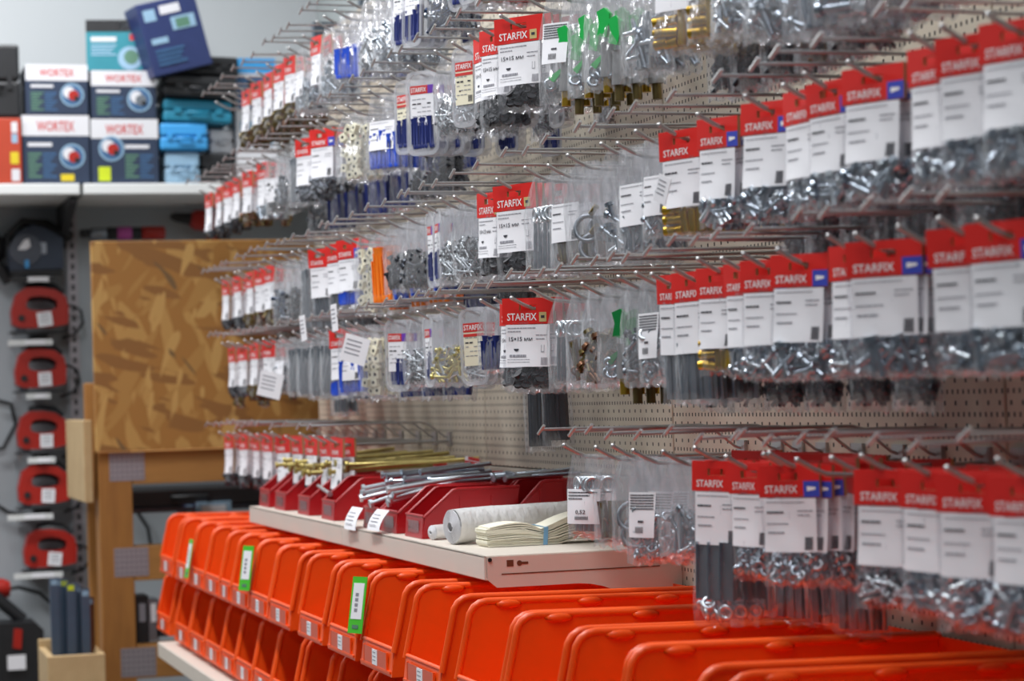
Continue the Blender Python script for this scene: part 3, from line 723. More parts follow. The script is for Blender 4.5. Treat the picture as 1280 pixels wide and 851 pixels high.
R3 = [(291, 'card', 'dark', '', .06, .12, 12, 1), (305, 'card', 'grey', '', .065, .12, 14, 1), (320, 'card', 'bronze', '', .065, .13, 14, 1), (338, 'card', 'dark', '', .07, .11, 24, 1), (353, 'ziptag', 'grey', '', .065, .12, 22, 1), (368, 'zip', 'rods', '', .06, .125, 22, 1), (383, 'zip', 'rods', '', .06, .13, 24, 1), (398, 'zip', 'rods', '', .065, .135, 26, 1), (411, 'zip', 'rods', '', .06, .13, 24, 1),
      (427, 'card', 'plug', '', .075, .135, 26, 1), (441, 'ziptag', 'plug', '', .08, .13, 32, 1), (465, 'zip', 'clip', '', .06, .135, 30, 1), (502, 'case', 'plugnavy', '', .058, .125, 34, 4), (526, 'zip', 'nail', '', .08, .12, 34, 1), (543, 'case', 'plugnavy', '', .05, .12, 0, 1), (565, 'zip', 'brassscrew', '', .085, .12, 36, 1), (597, 'case', 'nail', 'cream', .054, .12, 38, 3), (623, 'zip', 'plugnavy', '', .08, .105, 30, 1),
      (644, 'card', 'black', 'gold', .075, .13, 16, 0), (663, 'card', 'black', 'gold', .085, .135, 38, 3), (712, 'zip', 'eye', '', .075, .13, 32, 1), (733, 'zip', 'hinge', '', .07, .13, 30, 1), (754, 'zip', 'bronze', '', .075, .13, 28, 1), (778, 'zip', 'valvedark', '', .08, .13, 32, 1), (800, 'zip', 'grey', '', .07, .13, 22, 0), (824, 'ziplist', 'washer', '', .075, .13, 24, 1),
      (846, 'card', 'rods', '', .08, .165, 10, 1), (870, 'card', 'rods', '', .085, .165, 20, 2), (902, 'card', 'brass', '', .08, .13, 20, 3), (932, 'card', 'zinc', '', .076, .135, 16, 0), (960, 'card', 'zinc', 'blue', .086, .14, 26, 3), (1005, 'card', 'zbolt', 'blue', .088, .14, 30, 4), (1074, 'card', 'zinc', '', .082, .137, 18, 0), (1110, 'card', 'zbolt', 'blue', .092, .14, 34, 5), (1211, 'card', 'long', 'blue', .09, .14, 28, 3), (1262, 'card', 'zbolt', 'blue', .09, .142, 26, 3)]
R4 = [(285, 'card', 'dark', '', .06, .125, 12, 1), (303, 'card', 'dark', '', .065, .125, 14, 1), (318, 'card', 'dark', '', .06, .125, 12, 1), (333, 'card', 'grey', '', .065, .12, 14, 1), (352, 'card', 'grey', '', .07, .12, 16, 1), (370, 'card', 'grey', '', .07, .12, 14, 1), (388, 'card', 'dark', '', .07, .12, 14, 1), (405, 'card', 'dark', '', .07, .12, 14, 1), (420, 'card', 'dark', '', .07, .12, 14, 0),
      (727, 'zipprice', 'eye', '', .060, .112, 34, 0), (765, 'zip', 'hinge', '', .075, .115, 30, 1), (787, 'zip', 'clamp', '', .075, .12, 28, 1), (812, 'ziplist', 'nut', '', .085, .13, 30, 1), (850, 'zip', 'long', '', .085, .125, 34, 1),
      (893, 'card', 'bars', '', .085, .20, 30, 1), (934, 'card', 'nut', 'blue', .076, .138, 18, 2), (984, 'card', 'nut', 'blue', .088, .137, 30, 4), (1108, 'card', 'nail', 'blue', .09, .142, 28, 3), (1163, 'card', 'zinc', 'blue', .09, .142, 24, 2), (1210, 'card', 'nut', 'blue', .088, .15, 26, 3), (1276, 'card', 'zinc', '', .088, .15, 18, 3)]
for r, rows in enumerate((R0, R1, R2, R3, R4)):
    for x, typ, cont, logo, w, h, ang, n in rows:
        hang(r, x, typ, cont, logo, w, h, ang, n+(1 if typ != 'case' else (2 if n > 2 else 1))+(1 if x < 440 and r in (2, 3) and x > 310 else 0)+(1 if x > 440 and typ == 'zip' and cont in ('dark', 'nail', 'zinc') else 0), dz=-.005 if r == 4 and x > 600 else 0., scale=.93 if (x > 830 and r > 1) else 1.)
hang(4, 1046, 'card', 'nut', '', .085, .14, 6, 2, deep=.07)
# long bags hanging low behind others
for x, c_ in ((404, 'grey'), (430, 'plugnavy'), (452, 'plugnavy'), (478, 'plugnavy'), (505, 'plugnavy'), (535, 'dark'), (560, 'dark')): hang(1, x, 'zip', c_, '', .075, .185, 26, 1, deep=.10, hookit=False)
for x, c_ in ((360, 'bronze'), (385, 'dark'), (408, 'dark'), (432, 'dark'), (455, 'grey'), (600, 'plugnavy'), (640, 'dark')): hang(2, x, 'zip', c_, '', .07, .170, 24, 1, deep=.10, hookit=False)
for x, c_ in ((1012, 'dark'), (1050, 'dark'), (1090, 'black'), (1130, 'dark'), (1170, 'dark'), (1210, 'black'), (1245, 'dark')): hang(2, x, 'zip', c_, '', .085, .205, 20, 1, deep=.09, hookit=False)
for x in (506, 530, 556): hang(2, x, 'zip', 'tube', '', .075, .152, 30, 0, deep=.05, hookit=False)
for x in (512, 536, 562): hang(2, x, 'zip', 'plug', '', .07, .138, 30, 0, deep=.035, hookit=False)
for x in (450, 482, 515, 545, 575): hang(3, x, 'zip', 'plugnavy', '', .08, .142, 30, 0, deep=.05, hookit=False)
for x, c_ in ((930, 'dark'), (965, 'dark'), (1000, 'dark'), (1040, 'bronze'), (1085, 'dark')): hang(1, x, 'zip', c_, '', .085, .195, 22, 1, deep=.09, hookit=False)
for x, c_ in ((900, 'dark'), (940, 'black'), (985, 'dark'), (1035, 'dark'), (1090, 'dark'), (1150, 'dark')): hang(3, x, 'zip', c_, '', .075, .165, 20, 0, deep=.10, hookit=False)
hang(3, 672, 'card', 'strip', '', .06, .225, 36, 0, deep=.09, hookit=False)
hang(3, 693, 'card', 'strip', '', .06, .215, 32, 0, deep=.09, hookit=False)
hang(3, 425, 'zip', 'rods', '', .06, .17, 26, 1, deep=.07, hookit=False)
for x in (938, 985, 1020, 1060): hang(4, x, 'card', 'rods', '', .08, .195, 18, 1, deep=.11, hookit=False)
for x in (300, 330): hang(3, x, 'card', 'bronze', '', .06, .15, 14, 0, deep=.06, hookit=False)

# labels: by look first, then by its count along the row
groups = {}
for bgt in BAGS:
    o, r, y, typ, cont, logo, k, h = bgt
    groups.setdefault((r, typ, cont, 0 if k == 0 else 1, h > .16), []).append(bgt)
for (r, typ, cont, back, lng), lst in groups.items():
    lst.sort(key=lambda t: -t[2])
    base = ('long ' if lng and 'long' not in WHAT[cont] else '')+KIND[typ][1]+WHAT[cont]
    for i, t in enumerate(lst):
        if back:
            t[0]['label'] = '%s tucked behind front bags, %s hook row' % (base, ROWN[r])
            t[0]['group'] = '%s behind others, %s hook row' % (base, ROWN[r])
        elif len(lst) == 1:
            t[0]['label'] = '%s hanging in front on the %s hook row' % (base, ROWN[r])
        else:
            t[0]['label'] = '%s, %s such from chipboard end, %s hook row' % (base, ORD[i+1], ROWN[r])
            t[0]['group'] = '%s on the %s hook row' % (base, ROWN[r])

# hooks: under every front bag, and empty ones filling the gaps
for r in range(5):
    ys = sorted(HOOKY[r])
    allh = list(ys)
    lo, hi = 1.75, 5.66
    if r == 4: spans = [(lo, 2.95), (4.95, hi)]
    else: spans = [(lo, hi)]
    for a, c in spans:
        y = a
        while y < c:
            if all(abs(y-q) > .068 for q in allh): allh.append(y)
            y += .03
    for y in allh: put_hook(r, y)

# white tags dangling from hook ends
def strip_tag(x, y, X, w, h, rot, label, rz=-70):
    p = on_x(x, y, X)
    b = MB(); b.box((0, 0, 0), (w, .0008, h), 'label_white')
    for k in range(4): b.box((-w*.1, -.0006, h*.3-k*h*.16), (w*.6, .0002, h*.05), 'ink_grey')
    o = b.build('price_tag', loc=p); o.rotation_euler = (0, rot, math.radians(rz))
    tag(o, label, 'price tag')
strip_tag(379, 410, -.29, .02, .05, -.15, 'white paper strip hanging from hook ends by cream chipboard, lower one')
strip_tag(418, 397, -.29, .02, .05, -.1, 'white paper strip hanging from a hook by the red-carded rods')
strip_tag(338, 481, -.262, .055, .055, .25, 'tilted white square tag on the fourth hook row by grey rods', -35)
strip_tag(444, 437, -.262, .05, .05, .3, 'tilted white square tag above the blue plug bags, fourth hook row', -35)
strip_tag(828, 237, -.265, .022, .032, .4, 'small tilted white tag beside long zinc bolts, third hook row')

# ------------------------------------------------------------------ beige shelf with red bins
SZ = Z0-.229; SX = -.30; SY0, SY1 = 3.18, 5.06
for i, (a, c) in enumerate(((SY0, 4.12), (4.123, SY1))):
    s = thing('metal_shelf', 'beige steel shelf board, ' + ('section with paper bags and film roll' if i == 0 else 'section with bronze bolts and small red bins'), 'shelf', (0, a, SZ))
    L = c-a
    b = MB(); b.box((SX/2, L/2, -.002), (-SX, L, .004), 'shelf_beige'); b.box((SX+.002, L/2, -.0175), (.004, L, .035), 'shelf_beige'); b.box((SX+.012, L/2, -.034), (.022, L, .003), 'shelf_beige')
    b.build('board', s, bevel=.0015)
    for yy in (0., L):
        b = MB()
        o_ = [(SX+.004, -.002), (-.001, -.002), (-.001, -.092)]
        for k in range(7):
            t = k/6; o_.append((-.05-.11*t, -.088+.042*math.sin(t*PI/2)))
        o_ += [(SX+.018, -.046), (SX+.004, -.034)]
        if yy or i: o_ = [(SX+.006, -.004), (-.001, -.004), (-.001, -.033), (SX+.006, -.033)]
        y0 = yy-.0015 if yy == 0 else yy-.0025
        b.prism(o_, 'y', y0, y0+.003, 'shelf_beige')
        if yy == 0:
            yq = y0-.0004
            for hx, hz, m in ((-.262, -.012, 'hole_dark'), (-.045, -.0105, 'hole_dark')): b.box((hx, yq, hz), (.010, .0006, .009), m)
            for hx, m in ((-.243, 'hole_dark'), (-.066, 'tool_black')):
                b.tube([(hx-.005, yq-.0002, -.0125), (hx-.005, yq+.0002, -.0125)], .004, m, 10); b.box((hx+.002, yq, -.0125), (.012, .0006, .0035), m)
            b.box((-.155, yq, -.027), (.24, .0006, .0014), 'hole_dark'); b.tube([(SX+.008, yq-.002, -.006), (SX+.008, yq, -.006)], .003, 'tool_black', 8)
        b.build('bracket', s)

def red_bin(label, x, y, w=.115, d=.165, h=.078, group='small red bins'):
    s = thing('red_bin', label, 'bin', (x, y, SZ+.0005), (0, 0, 0), group)
    b = MB(); t = .0025
    prof = [(0, 0), (.006, .034), (.052, h-.004), (.058, h), (d, h), (d-.006, 0)]
    for yy in (-w/2, w/2-t): b.prism(prof, 'y', yy, yy+t, 'bin_red')
    b.box((d/2, 0, .0015), (d-.006, w-2*t, .003), 'bin_red'); b.box((d-.004, 0, h/2), (t, w-2*t, h), 'bin_red')
    b.prism([(0, 0), (.003, 0), (.008, .036), (.003, .036)], 'y', -w/2+t, w/2-t, 'bin_red')
    for yy in (-w/2+.001, w/2-.001):
        b.tube([(.004, yy, .034), (.054, yy, h-.002), (.062, yy, h), (d, yy, h)], .0028, 'bin_red', 6)
    b.tube([(.004, -w/2, .036), (.004, w/2, .036)], .0026, 'bin_red', 6)
    for k in (.4, .72): b.box((d*k, -w/2-.001, h*.45), (.004, .002, h*.8), 'bin_red')
    b.build('bin_body', s)
    b = MB(); b.box((.0005, 0, .018), (.001, w*.62, .020), 'tape_film'); b.build('label_window', s)
    return s
rb = []
for i, x in enumerate((338, 358, 388, 419, 474, 497, 529)):
    y = on_x(x, 640, -.275).y + .0575
    rb.append(y); red_bin('small red open-front bin on the beige shelf, %s from the chipboard end in front' % ORD[i+1], -.278, y)
for i, x in enumerate((4.14, 3.96, 3.80, 3.66)):
    y = x
    red_bin('small red bin behind the front bins or film roll, %s from the chipboard end' % ORD[i+1], -.135, y, .125, .13, .086, 'small red bins at the back')

# loose bolts in the bins
def long_bolt(p, q, r, m, name, label, group):
    p = Vector(p); q = Vector(q); d = (q-p).normalized()
    b = MB(); b.tube([p, q], r, m, 8); b.tube([p-d*r*1.3, p], r*2, m, 6)
    for k in range(10): b.ring(q-d*(.004+k*.003), d, r*.95, r*.25, m, 8, 4)
    tag(b.build(name), label, 'bolt', group)
for k in range(26):
    yy = rnd(rb[3]+.02, rb[0]+.02); z = SZ+.083+.0022*(k % 11)
    a = rnd(-.10, .30)
    x0 = -.262+rnd(0, .05)
    long_bolt((x0, yy, z+rnd(-.004, .002)), (x0+.22, yy-a*.5, z+rnd(.004, .020)), .0040, 'bolt_yellow', 'long_bolt', 'long bronze bolt lying across the red bins at the chipboard end', 'bronze bolts on the red bins')
for k in range(8):
    yy = rb[4+(k % 2)]+rnd(-.045, .045)
    long_bolt((-.288+rnd(0, .02), yy, SZ+.046+.004*k), (-.19+rnd(0, .04), yy+rnd(-.02, .02), SZ+.076+.002*k), .0040, 'zinc_light', 'hex_bolt', 'zinc hex bolt with its head hanging over a red bin front', 'zinc bolts over the bin fronts')
for k in range(18):
    yy = rnd(rb[5]-.04, rb[4]+.06); z = SZ+.078+.0026*(k % 8)
    x0 = -.250+rnd(0, .07)
    long_bolt((x0, yy, z), (x0+.13, yy+rnd(-.08, .04), z+rnd(.002, .012)), .0035, 'zinc', 'hex_bolt', 'shiny zinc hex bolt heaped in red bins beside the dangling tags', 'zinc bolts in the red bins')
for k in range(8):
    yy = rnd(rb[6]-.02, rb[6]+.14); z = SZ+.088+.002*(k % 4)
    x0 = -.12+rnd(0, .03)
    long_bolt((x0, yy, z), (x0+.10, yy+rnd(-.08, .04), z+rnd(.002, .008)), .0032, 'zinc', 'hex_bolt', 'zinc hex bolt in the back red bins near the standing price cards', 'zinc bolts in the back bins')
b = MB(); p = on_x(398, 607, -.25); q = on_x(412, 617, -.262); b.tube([p, q], .0035, 'zinc_light', 8); b.tube([q, q+(q-p).normalized()*.005], .0055, 'zinc_light', 8)
tag(b.build('hex_bolt'), 'single pale bolt leaning in the third red bin from chipboard', 'bolt')
for x, y, x2, y2, lab in ((447, 634, 437, 662, 'white paper tag hanging over shelf edge, one nearer the bronze bolts'), (479, 637, 466, 663, 'white paper tag hanging over shelf edge, one nearer the film roll')):
    p = on_x(x, y, -.285); q = on_x(x2, y2, -.308)
    b = MB(); n = 6; wv = Vector((.003, -.075, 0))*.5
    vs = []
    for k in range(n+1):
        c = p.lerp(q, k/n)+Vector((-.004*math.sin(PI*k/n), 0, 0)); vs += [c-wv, c+wv]
    fs = [(2*k, 2*k+1, 2*k+3, 2*k+2) for k in range(n)]
    b.add(vs, fs, 'label_white', True); b.add([v+Vector((.0006, 0, 0)) for v in vs], [f[::-1] for f in fs], 'label_white', True)
    for k in range(1, 5):
        c = p.lerp(q, k/6+.04)+Vector((-.0052, 0, 0)); e = (q-p)*.035
        b.quad(c-wv*.7, c+wv*.5, c+wv*.5+e, c-wv*.7+e, 'ink_grey')
    tag(b.build('paper_tag'), lab, 'tag')
for i, (x, y) in enumerate(((458, 577), (550, 588), (590, 588))):
    p = on_x(x, y, -.02-.01*i)
    b = MB(); b.box((0, 0, 0), (.04, .001, .05), 'label_white'); b.box((0, -.0008, .012), (.04, .0006, .010), 'ink_red'); b.box((.004, -.0008, .022), (.03, .0006, .006), 'ink_red')
    o = b.build('price_card', loc=p); o.rotation_euler = (0, rnd(.05, .25), math.radians(-62))
    tag(o, 'red and white price card standing behind the red bins, %s from chipboard end' % ORD[i+1], 'price card')

# film rolls and bundle of paper bags
def roll(name, a, c, r, label):
    a = Vector(a); c = Vector(c); s = thing(name, label, 'roll')
    d = (c-a).normalized(); sd = d.cross(Vector((0, 0, 1))).normalized(); upv = sd.cross(d)
    b = MB(); n = 28; vs = []; fs = []; m_ = 10
    for j in range(m_+1):
        for k in range(n):
            t = 2*PI*k/n; rr = r*(1+.025*math.sin(3*t+j*.8)+.02*math.sin(7*t+1.3*j))
            vs.append(a.lerp(c, j/m_)+(sd*math.cos(t)+upv*math.sin(t))*rr)
    fs = [(j*n+k, j*n+(k+1) % n, (j+1)*n+(k+1) % n, (j+1)*n+k) for j in range(m_) for k in range(n)]
    b.add(vs, fs, 'roll_film', True); b.build('outer_wrap', s)
    b = MB(); pts = []
    for k in range(90):
        t = k/89; q = 2*PI*7*t; rr = r*(.25+.72*t)
        pts.append(a-d*(.004*(1-t))+(sd*math.cos(q)+upv*math.sin(q))*rr)
    b.tube(pts, .0012, 'box_white', 5); b.build('rolled_edge', s)
    b = MB(); b.tube([a+d*.004, c], r*.93, 'roll_film', 20); b.build('inner_layers', s)
R1_ = .027
pa = Vector((-.272, 3.452, SZ+R1_+.001))
roll('film_roll', pa, pa+Vector((.215, .062, .002)), R1_, 'thick roll of clear film on the beige shelf beside paper bags')
pb = on_z(541, 675, SZ); pb = Vector((pb.x, pb.y, SZ+.0125))
roll('film_roll', pb, pb+Vector((.06, .025, 0)), .0115, 'thin white roll lying behind the thick film roll')
s = thing('paper_bag_bundle', 'bundle of cream paper bags tied with a blue band on beige shelf', 'paper bags')
c0 = Vector((-.243, 3.345, SZ)); c1 = Vector((-.028, 3.350, SZ))
c0.z = c1.z = SZ
ux = (c1-c0); Lb = ux.length; ux.normalize(); uy = Vector((-ux.y, ux.x, 0)); Wb = .058
b = MB(); NL = 13; n = 20
def hgt(t): return .030+.016*max(0, (t-.40)/.6)**1.0 - .010*math.exp(-((t-.40)/.06)**2)*.6 + .004*math.sin(PI*min(1, t/.4))
def lift(t): return .0075*max(0., math.sin(PI*max(0, min(1, (t-.50)/.40))))
for l in range(NL):
    a0, a1 = l/NL, (l+.8)/NL
    e0 = -rnd(0, .006); e1 = rnd(0, .008)-.02*(l/NL)**2; f0 = rnd(-.002, .003)
    vs = []
    for k in range(n+1):
        t = k/n; x = e0+(Lb+e1-e0)*t; H = hgt(t); z = .0008+lift(t)
        for (yy, a) in ((f0, a0), (Wb+f0, a0), (Wb+f0, a1), (f0, a1)):
            wv = .0012*math.sin(9*t+l)*(a)
            vs.append(c0+ux*x+uy*yy+Vector((0, 0, z+H*a+wv)))
    fs = [(0, 1, 2, 3), (4*n+3, 4*n+2, 4*n+1, 4*n)]
    for k in range(n):
        for q in range(4): fs.append((4*k+q, 4*k+4+q, 4*k+4+(q+1) % 4, 4*k+(q+1) % 4))
    b.add(vs, fs, 'paper_cream')
b.build('bag_stack', s)
b = MB(); t = .40; x = Lb*t; H = hgt(t)+.0022
for dxx in (0,):
    ring = [(-.004, -.0006), (-.004, H), (Wb+.004, H+.001), (Wb+.004, -.0006)]
    pts = [c0+ux*(x+.002*q)+uy*p_[0]+Vector((0, 0, p_[1]+.001)) for q, p_ in enumerate(ring)]+[c0+ux*x+uy*-.004+Vector((0, 0, .0004))]
    wd = ux*.0035
    for i in range(4): b.add([pts[i]-wd, pts[i]+wd, pts[i+1]+wd, pts[i+1]-wd], [(0, 1, 2, 3)], 'band_blue')
b.build('rubber_band', s)

# ------------------------------------------------------------------ orange bins
BX = -.40; BD = .385; BH = .138
def orange_bin(w):
    s = thing('orange_bin', 'x', 'bin')
    b = MB(); t = .003; h = BH
    out = [(0, 0), (.004, .036), (.020, h-.026)]
    for k in range(5):
        a = PI-(PI/2)*k/4*1.0
        out.append((.045+.025*math.cos(a), h-.025+.025*math.sin(a)))
    out += [(BD, h), (BD, .006)]
    for yy in (-w/2, w/2-t): b.prism(out, 'y', yy, yy+t, 'bin_orange')
    b.box((BD/2, 0, .0015), (BD-.004, w-2*t, .003), 'bin_orange'); b.box((BD-.002, 0, h/2), (t, w-2*t, h), 'bin_orange')
    b.prism([(0, 0), (.003, 0), (.0075, .040), (.0035, .040)], 'y', -w/2+t, w/2-t, 'bin_orange')
    rim = [(.004, .036)]+out[2:8]+[(BD, h)]
    for yy, q in ((-w/2+.0005, 1), (w/2-.0005, -1)):
        b.tube([(p[0], yy, p[1]) for p in rim], .0050, 'bin_orange', 8)
        for xx in (.075, .19, .30):
            b.ball((xx, yy+q*.004, h-.004), .006, 'bin_orange', 8, (3.2, .8, 1.))
    b.tube([(.0055, -w/2+.002, .040), (.0055, w/2-.002, .040)], .0035, 'bin_orange', 8)
    b.box((-.0005, 0, .006), (.003, w*.94, .004), 'bin_orange')
    for yy in (-.36*w, .36*w): b.box((-.0005, yy, .020), (.003, .004, .028), 'bin_orange')
    b.build('bin_body', s)
    b = MB(); b.box((-.0010, 0, .020), (.0008, w*.7, .026), 'tag_holder'); b.build('label_holder', s)
    b = MB(); b.box((-.0018, 0, .020), (.0008, .030, .023), 'label_white')
    for k in range(3): b.box((-.0024, .002, .0275-k*.006), (.0004, .018, .001), 'ink_grey')
    b.build('price_sticker', s)
    CHILD[s.name] = list(s.children)
    return s
proto_bin = orange_bin(.196)
used = [False]
def put_bin(y, z, w, label, group):
    loc = (BX, y, z); rot = (0, math.radians(1.2), 0)
    if not used[0]:
        o = proto_bin; o.location = loc; o.rotation_euler = rot; o['label'] = label; o['group'] = group; used[0] = True
    else: o = dup(proto_bin, loc, rot, label, group)
    o.scale = (1, w/.196, 1)
    return o
row1 = [205, 224, 242, 260, 279, 293, 316, 340, 377, 414, 455, 508, 572, 630, 702, 770, 888]
Y1 = [on_x(x, 700, BX+.010).y for x in row1]+[1.90, 1.69]
B1Z = Z0-.413; B2Z = Z0-.562; B3Z = Z0-.735
for i in range(len(Y1)-1):
    far = Y1[i]; near = Y1[i+1]; w = min(.205, far-near-.010)
    put_bin(far-w/2, B1Z, w, 'orange open-front bin, %s from the chipboard end of the upper bin row' % ORD[i+1], 'orange bins, upper row')
row2 = [203, 225, 243, 262, 282, 300, 322, 345, 378, 420, 460]
Y2 = [on_x(x, 770, BX+.014).y for x in row2]+[3.22, 3.0, 2.79, 2.58]
for i in range(len(Y2)-1):
    far = Y2[i]; near = Y2[i+1]; w = min(.205, far-near-.010)
    put_bin(far-w/2, B2Z, w, 'orange open-front bin, %s from the chipboard end of the lower bin row' % ORD[i+1], 'orange bins, lower row')
for i, y in enumerate((4.98, 4.77, 4.56)):
    put_bin(y, B3Z-.02, .198, 'orange bin under the white shelf below bins, %s from the chipboard end' % ORD[i+1], 'orange bins, under the white shelf')
# rails the bins hang on
for z, y0, y1, nm in ((B1Z+.10, 1.65, 5.6, 'upper'), (B2Z+.10, 2.5, 5.6, 'lower')):
    b = MB(); b.box((-.0075, (y0+y1)/2, z), (.011, y1-y0, .03), 'shelf_beige'); b.box((-.013, (y0+y1)/2, z+.013), (.003, y1-y0, .006), 'shelf_beige')
    tag(b.build('bin_rail'), 'beige steel rail carrying the %s orange bin row' % nm, 'rail')
# lower white shelf
b = MB(); wy0, wy1 = 2.2, on_x(197, 799, -.43).y; wpt = on_x(197, 799, -.43); wz = min(wpt.z, B2Z-.010)
s = thing('metal_shelf', 'white steel shelf edge running below the orange bins', 'shelf', (0, 0, wz))
b.box((-.214, (wy0+wy1)/2, -.003), (.428, wy1-wy0, .004), 'shelf_beige'); b.box((-.428, (wy0+wy1)/2, -.019), (.004, wy1-wy0, .034), 'shelf_beige'); b.box((-.42, (wy0+wy1)/2, -.035), (.018, wy1-wy0, .003), 'shelf_white')  # top and lip beige instead of white: shade put into the colour
b.build('board', s, bevel=.002)
b = MB(); b.prism([(-.426, -.005), (-.001, -.005), (-.001, -.10), (-.2, -.06), (-.426, -.036)], 'y', wy1-.003, wy1, 'shelf_white'); b.build('bracket', s)
for z in (B3Z-.025,):
    b = MB(); b.box((-.21, 4.75, z), (.42, .9, .008), 'shelf_white'); tag(b.build('metal_shelf', bevel=.001), 'white steel shelf carrying the bottom orange bins', 'shelf')
# green tags on bins
for x, y, w_, lab in ((308, 710, 0, 'green and white tag stuck between orange bins above the seventh sticker'), (447, 756, 1, 'large green and white tag clipped to an orange bin edge, upper row'), (236, 698, 2, 'thin pale green tag on the orange bins at the chipboard end')):
    p = on_x(x, y, BX-.004)
    b = MB(); b.box((0, 0, 0), (.001, .034, .088), 'tag_green'); b.box((-.0008, .0, .006), (.0006, .025, .056), 'label_white')
    for k in range(4): b.box((-.0013, .002, .016-k*.008), (.0004, .007, .005), 'ink_grey')
    b.box((-.0008, 0, -.034), (.0006, .014, .006), 'box_green')
    o = b.build('shelf_tag', loc=p); o.rotation_euler = (0, math.radians(10), math.radians(28 if w_ < 2 else 5)); tag(o, lab, 'price tag')

# ------------------------------------------------------------------ back wall: shelf with boxes
BY = 6.80
def bz(y, x=140, Y=BY): return on_y(x, y, Y).z
shz = bz(229)
for i, (x0, x1) in enumerate(((-90, 101), (104, 420))):
    a = on_y(x0, 235, BY).x; c = on_y(x1, 235, BY).x
    b = MB(); b.box(((a+c)/2, (BY+BACK)/2, shz-.016), (c-a-.004, BACK-BY-.004, .032), 'shelf_white')
    tag(b.build('wall_shelf', bevel=.003), 'white wall shelf board ' + ('under the orange and black boxes' if i == 0 else 'under the blue and white boxes and cases'), 'shelf')
    if i == 0:
        bx = c
        b = MB(); b.prism([(BACK-.01, shz-.034), (BY+.04, shz-.034), (BY+.04, shz-.05), (BACK-.01, shz-.16)], 'x', c-.028, c-.006, 'tool_black'); tag(b.build('shelf_bracket'), 'black bracket under the white wall shelf by slotted upright', 'bracket')
xa = on_y(-120, 400, BACK).x; xb = .34
b = MB(); zt = bz(243); b.box(((xa+xb)/2, BACK-.008, zt/2+.05), (xb-xa, .012, zt-.1), 'tool_panel')
tag(b.build('display_board'), 'grey metal tool display panel below the white wall shelf', 'panel')
p0 = on_y(93, 450, BACK-.02)
b = MB(); b.box((0, 0, 1.05), (.03, .022, 2.1), 'plate_zinc')
for k in range(60): b.box((0, -.0115, .25+k*.032), (.010, .001, .018), 'tool_black')
tag(b.build('slotted_upright', loc=(p0.x, BACK-.026, 0)), 'grey upright with a column of black slots beside the jigsaws', 'upright')

def front_box(x0, y0, x1, y1, Y, depth, name, label, cat, base, rot=0., pieces=(), group=None, roll_=0., txt=(), under=None, stickers=False):
    """a carton whose front covers the photo rectangle; pieces = printed patches (a, c, d, e, material) as fractions from the top"""
    p = on_y((x0+x1)/2, y1, Y); q = on_y((x0+x1)/2, y0, Y); l = on_y(x0, (y0+y1)/2, Y); r_ = on_y(x1, (y0+y1)/2, Y)
    W = r_.x-l.x; H = q.z-p.z
    z = p.z if under is None else under
    s = thing(name, label, cat, ((l.x+r_.x)/2, Y+depth/2, z), (0, roll_, rot), group)
    b = MB(); b.box((0, 0, H/2), (W, depth, H), base); b.build('carton', s, bevel=.003)
    b = MB()
    for (a, c, d, e, m) in pieces:
        y = -depth/2-.0006
        if stickers:
            q = MB(); q.quad((-W/2+W*a, y, H*(1-e)), (-W/2+W*d, y, H*(1-e)), (-W/2+W*d, y, H*(1-c)), (-W/2+W*a, y, H*(1-c)), m); q.build('sticker', s)
        b.quad((-W/2+W*a, y, H*(1-e)), (-W/2+W*d, y, H*(1-e)), (-W/2+W*d, y, H*(1-c)), (-W/2+W*a, y, H*(1-c)), m)
    for (t, a, c, d, e, m) in txt:
        b.text(t, (-W/2+W*a, -depth/2-.0014, H*(1-e)), (1, 0, 0), (0, 0, 1), W*(d-a), H*(e-c), m)
    for (cx_, cz_, r, m) in [q for q in pieces if len(q) == 4]: pass
    if b.f and not stickers: b.build('print', s)
    return s, W, H, depth
def disc(s, W, H, depth, cx_, cz_, r, cols):
    b = MB()
    for k, (m, f, ox, oz) in enumerate(cols):
        c = Vector((-W/2+W*cx_+ox*r, -depth/2-.0012-.0005*k, H*(1-cz_)+oz*r))
        b.add([c+Vector((math.cos(2*PI*i/20)*r*f, 0, math.sin(2*PI*i/20)*r*f)) for i in range(20)], [tuple(range(20))], m)
    b.build('picture', s)
def spec(a, d, y0, n, m, h=.03, g=.055): return [(a, y0+k*g, d-(.04*(k % 3)), y0+k*g+h, m) for k in range(n)]
def wortex(x0, y0, x1, y1, label, flip, red, y_=BY+.02, under=None, code=True):
    pc = [(0, 0, 1, .30 if y1-y0 > 70 else .32, 'box_white')]
    a = .08 if not flip else .50
    pc += spec(a, a+.20, .55, 7, 'box_green')+spec(a+.22, a+.42, .55, 7, 'box_blue')
    pc += [(a, .40, a+.36, .455, 'box_white')]
    if code == 1: pc += [(.56, .86, .76, .96, 'box_yellow')]
    if code == 2: pc += [(.10, .74, .28, .96, 'box_lime')]
    s, W, H, D = front_box(x0, y0, x1, y1, y_, .22, 'tool_carton', label, 'box', 'box_navy', 0, pc, 'navy and white tool cartons', txt=[('WORTEX', .22, .085, .78, .235, 'ink_red')], under=under)
    disc(s, W, H, D, .74 if not flip else .30, .60 if not flip else .46, W*.19, [('box_pale', 1, 0, 0), ('box_blue', .86, 0, 0), ('box_white', .5, -.25, .2), (('tool_red' if red else 'steel_grey'), .45, .12, -.05), ('tool_black', .2, .35, -.3)])
    return s
eps = .001
h1 = bz(143); h2 = bz(148)
wortex(28, 143, 112, 228.5, 'navy tool carton with white lid, lower one beside the orange carton', False, True, under=shz+eps, code=1)
wortex(114, 148, 198, 228.5, 'navy tool carton with white lid and lime sticker on wall shelf', True, True, under=shz+eps, code=2)
